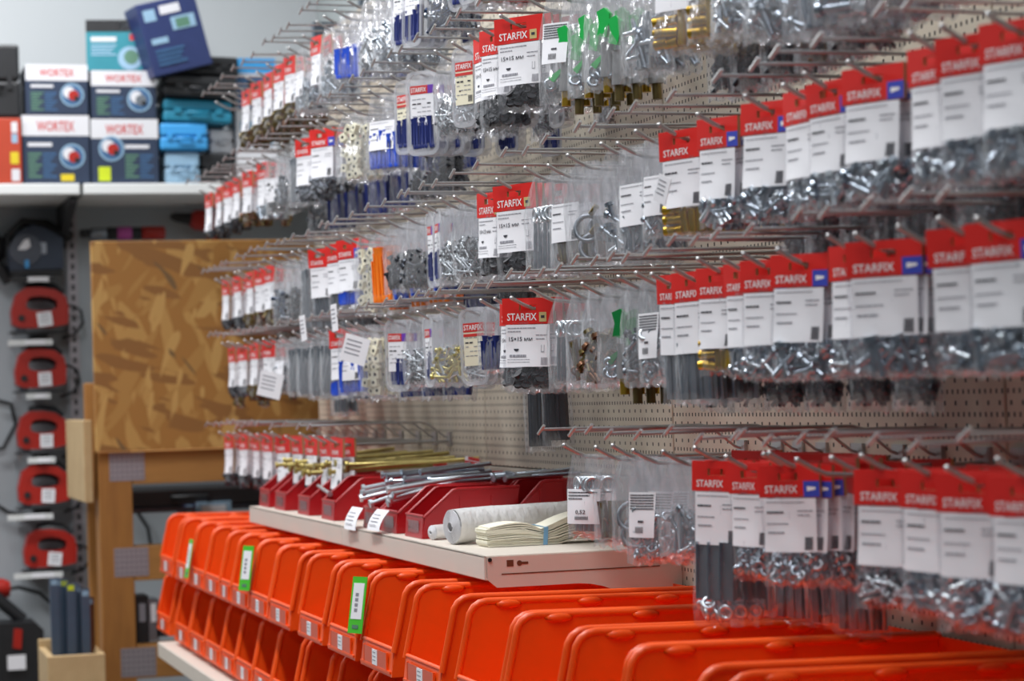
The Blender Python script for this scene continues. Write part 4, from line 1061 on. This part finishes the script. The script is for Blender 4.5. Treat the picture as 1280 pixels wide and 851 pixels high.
wortex(32, 79, 110, 142, 'navy tool carton with white lid, top one beside the black case', False, True, under=shz+eps+on_y(70, 143, BY+.02).z-on_y(70, 228.5, BY+.02).z+.001, code=0)
wortex(114, 87, 195, 147, 'navy tool carton with white lid directly under the teal carton', False, False, under=shz+eps+on_y(156, 148, BY+.02).z-on_y(156, 228.5, BY+.02).z+.001, code=0)
zt = shz+eps+on_y(156, 87, BY+.02).z-on_y(156, 228.5, BY+.02).z+.003
s, W, H, D = front_box(113, 22, 188, 86, BY+.06, .20, 'tool_carton', 'teal tool carton with black top band on the stacked cartons', 'box', 'box_teal', math.radians(-7), [(0, 0, 1, .23, 'tool_black'), (.08, .33, .5, .42, 'box_white'), (.72, .28, .92, .40, 'ink_red'), (.55, .05, .92, .17, 'steel_grey')]+spec(.08, .5, .48, 4, 'box_pale', .03, .06), under=zt)
disc(s, W, H, D, .72, .75, W*.2, [('box_pale', 1, 0, 0), ('box_green', .6, .1, .1)])
# tilted navy carton, leaning on the cases
p = on_y(231, 83, BY-.02)
s = thing('tool_carton', 'tilted dark blue tool carton leaning on top of black cases', 'box', (p.x-.012, BY+.035, p.z-.012), (0, math.radians(-14.5), math.radians(9)))
W, D, H = .185, .12, .215
b = MB(); b.box((0, 0, H/2), (W, D, H), 'box_tilt'); b.build('carton', s, bevel=.003)
b = MB(); y = -D/2-.0008
for (a, c, d, e, m) in [(.08, .10, .28, .26, 'box_pale'), (.36, .08, .70, .20, 'box_white'), (.10, .50, .38, .58, 'box_pale'), (.5, .26, .9, .44, 'box_pale'), (.57, .29, .80, .42, 'box_green')]+spec(.12, .6, .66, 4, 'box_blue', .035, .06):
    b.quad((-W/2+W*a, y, H*(1-e)), (-W/2+W*d, y, H*(1-e)), (-W/2+W*d, y, H*(1-c)), (-W/2+W*a, y, H*(1-c)), m); y -= .0003
b.build('print', s)
# black case and orange carton at the frame edge
z_or = shz+eps
front_box(-20, 147, 27, 229, BY+.01, .22, 'tool_carton', 'orange-red carton with yellow sticker at shelf end under black case', 'box', 'box_brick', 0, [(.74, .06, .90, .22, 'box_white'), (.74, .24, .90, .38, 'box_pale'), (.70, .52, .92, .70, 'box_yellow'), (.72, .78, .94, .96, 'box_white')], under=z_or, stickers=True)
z2 = z_or+on_y(5, 147, BY+.01).z-on_y(5, 229, BY+.01).z+.002
def tool_case(x0, y0, x1, y1, Y, depth, label, m, roll_=0., under=None, rot=0.):
    p = on_y((x0+x1)/2, y1, Y); q = on_y((x0+x1)/2, y0, Y); l = on_y(x0, (y0+y1)/2, Y); r_ = on_y(x1, (y0+y1)/2, Y)
    W = r_.x-l.x; H = q.z-p.z
    s = thing('tool_case', label, 'case', ((l.x+r_.x)/2, Y+depth/2, p.z if under is None else under), (0, roll_, rot))
    b = MB(); b.box((0, 0, H*.25), (W, depth, H*.49), m); b.build('lower_shell', s, bevel=.008)
    b = MB(); b.box((0, 0, H*.755), (W*.99, depth*.99, H*.49), m); b.build('lid', s, bevel=.008)
    b = MB()
    for k in (-.3, .3): b.box((W*k, -depth/2-.003, H*.5), (W*.10, .006, H*.22), m)
    b.build('latches', s)
    b = MB(); b.tube([(-W*.16, -depth/2, H*.42), (-W*.14, -depth/2-.012, H*.42), (W*.14, -depth/2-.012, H*.42), (W*.16, -depth/2, H*.42)], .005, m, 8); b.build('handle', s)
    return s
tool_case(-40, 54, 25, 146, BY+.02, .2, 'tall black case standing on the orange-red carton', 'tool_black', under=z2)
zz = shz+eps
tool_case(206, 189, 250, 228.5, BY+.03, .2, 'pale translucent blue box under the light blue case', 'box_pale', under=zz)
tool_case(252, 190, 290, 228.5, BY+.04, .2, 'small black case at shelf end beside the pale box', 'tool_black', under=zz)
za = zz+on_y(228, 188, BY+.03).z-on_y(228, 228.5, BY+.03).z+.002
tool_case(200, 154, 260, 188, BY+.02, .2, 'light sky-blue case on the pale translucent box', 'box_sky', under=za)
tool_case(262, 158, 292, 189, BY+.08, .18, 'grey-white small box beside the sky-blue case', 'box_white', under=zz+on_y(270, 190, BY+.04).z-on_y(270, 228.5, BY+.04).z+.002)
zb_ = za+on_y(228, 154, BY+.02).z-on_y(228, 188, BY+.02).z+.002
tool_case(204, 127, 290, 155, BY+.02, .2, 'teal-blue case lying under two black cases', 'box_aqua', math.radians(2), under=zb_)
zc = zb_+on_y(247, 127, BY+.02).z-on_y(247, 155, BY+.02).z+.005
tool_case(205, 99, 296, 126, BY+.0, .22, 'black case lying on the teal-blue case', 'tool_black', math.radians(3), under=zc)
zd = zc+on_y(247, 99, BY).z-on_y(247, 126, BY).z+.006
tool_case(208, 74, 298, 98, BY+.02, .22, 'topmost black case under the tilted blue carton', 'tool_black', math.radians(2), under=zd)
s, W, H, D = front_box(295, 71, 346, 228.5, BY+.06, .16, 'tool_carton', 'tall white carton with sky-blue top behind the hook ends', 'box', 'box_white', 0, [(0, 0, 1, .12, 'box_sky'), (.04, .14, .96, .40, 'box_blue'), (.30, .18, .9, .32, 'box_pale'), (.1, .5, .9, .7, 'box_pale')], under=zz)

# ------------------------------------------------------------------ power tools on the panel
TY = BACK-.10
def px(Y): return (on_y(61, 400, Y).x-on_y(60, 400, Y).x)
def jigsaw(cx_, cy_, w, h, body, label, variant=0):
    p = on_y(cx_, cy_+h/2, TY); k = px(TY); W = w*k; H = h*k
    s = thing('jigsaw', label, 'power tool', (p.x, TY, p.z))
    # side view, nose to the left; outer outline and handle opening share the point count
    out = [(-.44, .22), (-.46, .50), (-.38, .86), (-.22, 1.0), (.02, 1.0), (.26, .95), (.44, .80), (.48, .55), (.46, .22), (.20, .16), (-.10, .15), (-.32, .16)]
    hole = [(-.20, .56), (-.22, .62), (-.20, .72), (-.14, .80), (.02, .82), (.18, .79), (.28, .72), (.30, .62), (.26, .54), (.12, .51), (-.02, .51), (-.12, .52)]
    b = MB(); b.prism([(x*W, z*H) for x, z in out], 'y', -.035, .035, body, [(x*W, z*H) for x, z in hole])
    b.build('body', s, bevel=.008)
    b = MB(); b.tube([(-.20*W, 0, .90*H), (.0, 0, .935*H), (.22*W, 0, .90*H), (.36*W, 0, .78*H)], .020, 'tool_black', 10, rs=[.028, .030, .030, .026]); b.build('grip', s)
    b = MB(); b.box((-.02*W, 0, .06*H), (W*.95, .085, .035*H), 'tool_black'); b.box((-.30*W, 0, .12*H), (.16*W, .06, .14*H), 'dark_metal'); b.build('base_plate', s, bevel=.002)
    b = MB(); b.box((-.40*W, 0, -.02*H), (.03*W, .002, .22*H), 'zinc'); b.build('blade', s)
    b = MB(); b.tube([(-.30*W, -.040, .36*H), (-.30*W, -.034, .36*H)], .010, 'tool_black', 12); b.build('dial', s)
    b = MB(); b.tube([(.48*W, 0, .62*H), (.58*W, 0, .60*H), (.70*W, 0, .50*H), (.74*W, .01, .25*H), (.62*W, .03, .02*H), (.40*W, .04, -.06*H)], .0045, 'tool_black', 7); b.build('cord', s)
    b = MB(); b.box((.08*W, -.039, .33*H), (.24*W, .001, .30*H), 'label_white', Matrix.Rotation(.06*(variant-2), 3, 'Y'))
    for q in range(3): b.box((.08*W, -.0398, (.42-.07*q)*H), (.15*W, .0004, .02*H), 'ink_grey')
    b.build('price_label', s)
    b = MB(); b.box((0, .052, .02*H-.005), (W*.30, .09, .01), 'tool_black'); b.build('support', s)
    return s
jigsaw(49, 389, 76, 60, 'tool_red', 'red jigsaw with black grip, topmost red one beside the slotted upright', 0)
jigsaw(50, 464, 68, 58, 'tool_red', 'red jigsaw with white price label, second red one from the top', 1)
jigsaw(52, 541, 66, 56, 'tool_red', 'red jigsaw with white price label, third red one from the top', 2)
jigsaw(54, 609, 68, 58, 'tool_red', 'red jigsaw with white price label, fourth red one from the top', 3)
jigsaw(62, 688, 70, 56, 'tool_red', 'red jigsaw with white price label, lowest red one above the rods', 4)
for i, (x, y, w) in enumerate(((42, 349, 58), (38, 428, 55), (48, 495, 30), (52, 575, 34), (38, 646, 56), (48, 719, 60))):
    p = on_y(x, y, TY-.06); k = px(TY)
    b = MB(); b.box((0, 0, 0), (w*k, .004, 7*k), 'tool_black' if i in (0,) else 'shelf_white'); b.box((w*k*.1, -.003, .0), (w*k*.45, .002, 6*k), 'label_white')
    b.box((0, .07, 0), (w*k*.4, .14, .004), 'steel_grey')
    tag(b.build('label_strip', loc=p), 'white price strip on a tool bracket, %s from the top of the jigsaw column' % ORD[i+1], 'price strip')
# navy circular saw on top of the column
p = on_y(45, 343, TY); k = px(TY)
s = thing('circular_saw', 'dark navy power saw hanging above the red jigsaws', 'power tool', (p.x, TY, p.z))
b = MB(); b.prism([(x*k, z*k) for x, z in ((-34, 4), (-36, 30), (-24, 52), (-4, 62), (10, 58), (24, 50), (33, 44), (33, 6))], 'y', -.05, .04, 'tool_navy'); b.build('body', s, bevel=.01)
b = MB(); b.tube([(-34*k, 0, 20*k), (-34*k, 0, 48*k), (-14*k, 0, 66*k), (14*k, 0, 64*k), (34*k, 0, 50*k), (46*k, 0, 48*k)], .016, 'tool_black', 10); b.build('handle', s)
b = MB(); b.tube([(-14*k, -.056, 30*k), (-14*k, -.05, 30*k)], 20*k, 'dark_metal', 24); b.build('blade_guard', s)
b = MB(); b.prism([(-24*k, 30*k), (-16*k, 42*k), (-10*k, 44*k), (-8*k, 34*k), (-14*k, 30*k)], 'y', -.060, -.057, 'label_white'); b.box((4*k, -.052, 32*k), (16*k, .003, 14*k), 'steel_grey'); b.box((-13*k, -.058, 12*k), (5*k, .003, 10*k), 'box_sky'); b.build('labels', s)
b = MB(); b.box((0, 0, 2*k), (66*k, .09, 4*k), 'tool_black'); b.build('base_plate', s)
# pink-and-black stick tool behind the top of the chipboard
p = on_y(100, 292, TY)
s = thing('straight_grinder', 'long black and pink power tool above the chipboard sheet', 'power tool', (p.x, TY, p.z))
for nm, x0, x1, r, m in (('nose', 0, 12, .013, 'tool_black'), ('collar', 12, 34, .018, 'steel_grey'), ('body', 34, 78, .019, 'tool_black'), ('band', 46, 66, .0205, 'pink'), ('motor_cap', 78, 108, .021, 'tool_red')):
    b = MB(); b.tube([(x0*k, 0, 0), (x0*k+.003, 0, 0), (x1*k-.003, 0, 0), (x1*k, 0, 0)], r, m, 14, rs=[r*.8, r, r, r*.8]); b.build(nm, s)
# red drill near the hook ends
p = on_y(240, 274, TY)
s = thing('power_drill', 'red and black drill hanging under the wall shelf by hook ends', 'power tool', (p.x, TY, p.z))
b = MB(); b.tube([(-28*k, 0, 4*k), (-22*k, 0, 3*k), (-6*k, 0, 1*k), (0, 0, 0)], .015, 'tool_black', 12, rs=[.007, .014, .018, .022]); b.build('chuck', s)
b = MB(); b.tube([(-2*k, 0, 0), (4*k, 0, -1*k), (40*k, 0, -3*k), (50*k, 0, -4*k)], .03, 'tool_red', 14, rs=[.022, .032, .034, .026]); b.build('body', s)
b = MB(); b.tube([(22*k, 0, -10*k), (30*k, 0, -40*k)], .022, 'tool_red', 12); b.build('handle', s)
# partial tools at the frame edge
p = on_y(2, 310, TY)
s = thing('sander', 'black tool partly cut off beside the navy saw', 'power tool', (p.x-.03, TY, p.z))
b = MB(); b.ball((0, 0, 0), .045, 'tool_black', 12, (1, .8, 1.1)); b.build('head', s)
b = MB(); b.tube([(0, 0, -.03), (.03, 0, -.07), (.05, .01, -.10)], .02, 'tool_black', 10); b.build('handle', s)
p = on_y(4, 736, TY)
s = thing('angle_grinder', 'small red tool cut off above the black bag', 'power tool', (p.x-.03, TY, p.z))
b = MB(); b.tube([(-.06, 0, 0), (.03, 0, 0), (.05, 0, 0)], .03, 'tool_red', 12, rs=[.03, .032, .022]); b.build('body', s, bevel=.004)
b = MB(); b.tube([(.05, 0, 0), (.075, 0, .003), (.14, .02, -.02), (.19, .03, -.07), (.21, .04, -.12)], .006, 'tool_black', 8); b.build('cord', s)
p = on_y(14, 842, TY-.05)
s = thing('tool_bag', 'black tool bag with red tab and white price label', 'bag', (p.x, TY-.05, p.z))
b = MB(); b.prism([(x*k, z*k) for x, z in ((-40, -14), (-40, 58), (-30, 66), (28, 66), (38, 56), (38, 6), (30, -14))], 'y', -.09, .06, 'tool_black'); b.build('body', s, bevel=.012)
b = MB(); b.tube([(-40*k, 0, 120*k), (-10*k, 0, 90*k), (16*k, 0, 66*k)], .02, 'tool_black', 10); b.build('strap', s)
b = MB(); b.prism([(0, 36*k), (10*k, 34*k), (12*k, 58*k), (2*k, 60*k)], 'y', -.096, -.091, 'tool_red'); b.build('red_tab', s)
b = MB(); b.box((4*k, -.096, 18*k), (22*k, .002, 18*k), 'label_white'); b.build('price_label', s)
# loose cables on the panel
for i, pts in enumerate((((-6, 500), (14, 505), (20, 530), (4, 560), (-8, 562)), ((-6, 630), (10, 640), (40, 645)), ((172, 640), (185, 660), (190, 690)))):
    b = MB(); q = [on_y(x, y, BACK-.04) for x, y in pts]
    fine = []
    for a in range(len(q)-1):
        for t in range(4): fine.append(q[a].lerp(q[a+1], t/4))
    fine.append(q[-1])
    b.tube(fine, .006, 'tool_black', 7)
    tag(b.build('cable'), ('black cable looping beside the third red jigsaw', 'black cable beside the lowest jigsaw strip', 'black cable hanging behind the wooden rack gap')[i], 'cable')

# ------------------------------------------------------------------ wooden rack with chipboard
WY = 6.25
kx = (on_y(61, 500, WY).x-on_y(60, 500, WY).x)
def wx(x, y=600): return on_y(x, y, WY).x
def wz_(y, x=160): return on_y(x, y, WY).z
s = thing('wooden_rack', 'timber rack with a chipboard sheet and perforated metal plates', 'rack', (wx(120), WY, 0))
ox = wx(120)
b = MB(); b.box(((wx(120)+wx(425))/2-ox, -.012, (wz_(302)+wz_(563))/2), (wx(425)-wx(120), .022, wz_(302)-wz_(563)), 'chipboard'); b.build('chipboard_sheet', s, bevel=.002)
pc = (wx(124)+wx(166))/2-ox
b = MB(); b.box((pc, .06, wz_(563)/2), (wx(166)-wx(124), .09, wz_(563)-.002), 'pine'); o = b.build('post', s, bevel=.003)
b = MB(); b.box((pc+.0, .45, wz_(475)/2), (.06, .05, wz_(475)-.002), 'pine'); b.build('post', s, bevel=.003)
b = MB(); b.box((wx(112)-ox, .25, wz_(575)), (.022, .46, .22), 'pine_pale'); b.build('side_board', s, bevel=.002)
for nm, x0, x1, y0, y1 in (('rail', 166.5, 425, 564, 606), ('rail', 166.5, 425, 684, 727), ('rail', 166.5, 425, 808, 850)):
    b = MB(); b.box(((wx(x0)+wx(x1))/2-ox, .06, (wz_(y0)+wz_(y1))/2), (wx(x1)-wx(x0), .088, wz_(y0)-wz_(y1)), 'pine_rail'); b.build(nm, s, bevel=.003)
for x0, x1, y0, y1 in ((138, 182, 566, 601), (141, 184, 685, 721), (146, 190, 811, 847)):
    b = MB(); W = wx(x1)-wx(x0); H = wz_(y0)-wz_(y1); cxx = (wx(x0)+wx(x1))/2-ox; cz = (wz_(y0)+wz_(y1))/2
    b.box((cxx, .0145, cz), (W, .002, H), 'plate_zinc')
    for i in range(7):
        for j in range(5): b.tube([(cxx-W*.42+W*.14*i, .0132, cz-H*.38+H*.19*j), (cxx-W*.42+W*.14*i, .0136, cz-H*.38+H*.19*j)], .0022, 'dark_metal', 6)
    b.build('connector_plate', s)
# stock inside the rack
p = on_y(230, 634, WY+.45)
s = thing('long_case', 'long dark case lying inside the timber rack above bins', 'case', (p.x, WY+.45, p.z))
b = MB(); b.box((0, 0, .033), (.42, .22, .06), 'tool_black'); b.build('shell', s, bevel=.01)
b = MB(); b.tube([(-.05, -.11, .035), (-.045, -.13, .035), (.045, -.13, .035), (.05, -.11, .035)], .006, 'tool_black', 8); b.build('handle', s)
b = MB(); b.box((.07, -.111, .0), (.6, .01, .012), 'dark_metal')
b.build('tray_lip', s)
p = on_y(263, 652, WY+.40)
b = MB(); b.box((0, 0, .03), (.10, .14, .06), 'box_pale'); b.box((0, -.0712, .035), (.07, .001, .03), 'box_white'); tag(b.build('small_carton', loc=p, bevel=.003), 'pale small carton inside the rack under the long case', 'box')
p = on_y(233, 652, WY+.40)
b = MB(); b.box((0, 0, .03), (.035, .12, .06), 'box_tilt'); b.box((0, -.0612, .035), (.02, .001, .03), 'box_pale'); tag(b.build('small_carton', loc=p, bevel=.003), 'narrow navy carton inside the rack under the long case', 'box')
for i, (x, w, m) in enumerate(((176, .035, 'tool_black'), (190, .03, 'steel_grey'), (200, .03, 'dark_metal'))):
    p = on_y(x, 806, WY+.12)
    b = MB(); b.box((0, 0, .07), (w, .10, .13-.02*i), m); b.box((0, -.0506, .09), (w*.5, .001, .05), 'label_white' if i == 1 else 'ink_grey')
    tag(b.build('spray_pack', loc=(p.x, WY+.12, p.z+.002), bevel=.004), ('black upright pack in the rack gap behind the orange bins', 'grey labelled pack in the rack gap behind the orange bins', 'dark slim pack in the rack gap by the bin corner')[i], 'pack')
# pale wooden box with metal profiles
WB = 6.0
a = on_y(58, 830, WB); c = on_y(132, 830, WB)
top = on_y(95, 818, WB).z
s = thing('wooden_box', 'pale wooden box holding upright metal profiles beside the rack', 'box', ((a.x+c.x)/2, WB+.12, 0))
W = c.x-a.x-.004
b = MB(); b.box((0, -.125, top/2), (W, .018, top), 'pine_pale'); b.build('front_board', s, bevel=.002)
b = MB(); b.box((0, .125, top/2+.01), (W, .018, top+.02), 'pine_pale'); b.build('back_board', s, bevel=.002)
for q in (-1, 1):
    b = MB(); b.box((q*(W/2-.009), 0, top/2), (.018, .23, top), 'pine_pale'); b.build('side_board', s, bevel=.002)
b = MB(); b.box((0, 0, top-.12), (W-.036, .23, .01), 'pine_pale'); b.build('floor_board', s)
ptop = on_y(90, 712, WB+.1).z
for i in range(11):
    x = (a.x+c.x)/2-W*.30+W*.64*(i/10); y = WB+.05+.03*(i % 4); h = ptop-top+.10-.004*i-(.02 if i > 8 else 0)
    b = MB(); b.prism([(-.011, -.009), (.011, -.009), (.011, .009), (.007, .009), (.007, -.005), (-.007, -.005), (-.007, .009), (-.011, .009)], 'z', 0, h, 'rod_blue' if i < 9 else 'copper_brown')
    b.box((0, -.0095, h-.012), (.016, .001, .014), 'box_lime' if i in (2, 3, 4) else 'box_pale')
    o = b.build('metal_profile', loc=(x, y, top-.114)); o.rotation_euler = (0, rnd(-.015, .015), 0)
    tag(o, 'blue-grey metal profile standing in the pale wooden box' if i < 9 else 'brown metal profile standing in the pale wooden box', 'profile', 'blue-grey profiles in wooden box' if i < 9 else 'brown profiles in wooden box')

# ------------------------------------------------------------------ light
w = bpy.data.worlds.new('world'); C.world = w; w.use_nodes = True
w.node_tree.nodes['Background'].inputs['Color'].default_value = (.80, .88, 1, 1)
w.node_tree.nodes['Background'].inputs['Strength'].default_value = .13
def lamp(loc, sx, sy, e, col=(.97, .98, 1)):
    l = bpy.data.lights.new('ceiling_lamp', 'AREA'); l.shape = 'RECTANGLE'; l.size = sx; l.size_y = sy; l.energy = e; l.color = col
    o = bpy.data.objects.new('ceiling_lamp', l); COL.objects.link(o); o.location = loc
    return o
for y, e in ((.8, 18), (2.2, 46), (3.9, 66)): lamp((-.95, y, 3.2), .16, 1.4, e)
lamp((-1.4, 6.28, 3.3), 2.4, .16, 118)
for y, e in ((1.5, 24), (4.4, 50)): lamp((-3.0, y, 3.2), .16, 1.3, e)

C.view_settings.view_transform = 'Standard'
C.view_settings.look = 'None'
C.view_settings.gamma = 1
C.view_settings.use_curve_mapping = False
C.view_settings.exposure = -.75
C.cycles.transparent_max_bounces = 32
C.cycles.max_bounces = 8
C.cycles.sample_clamp_indirect = 4
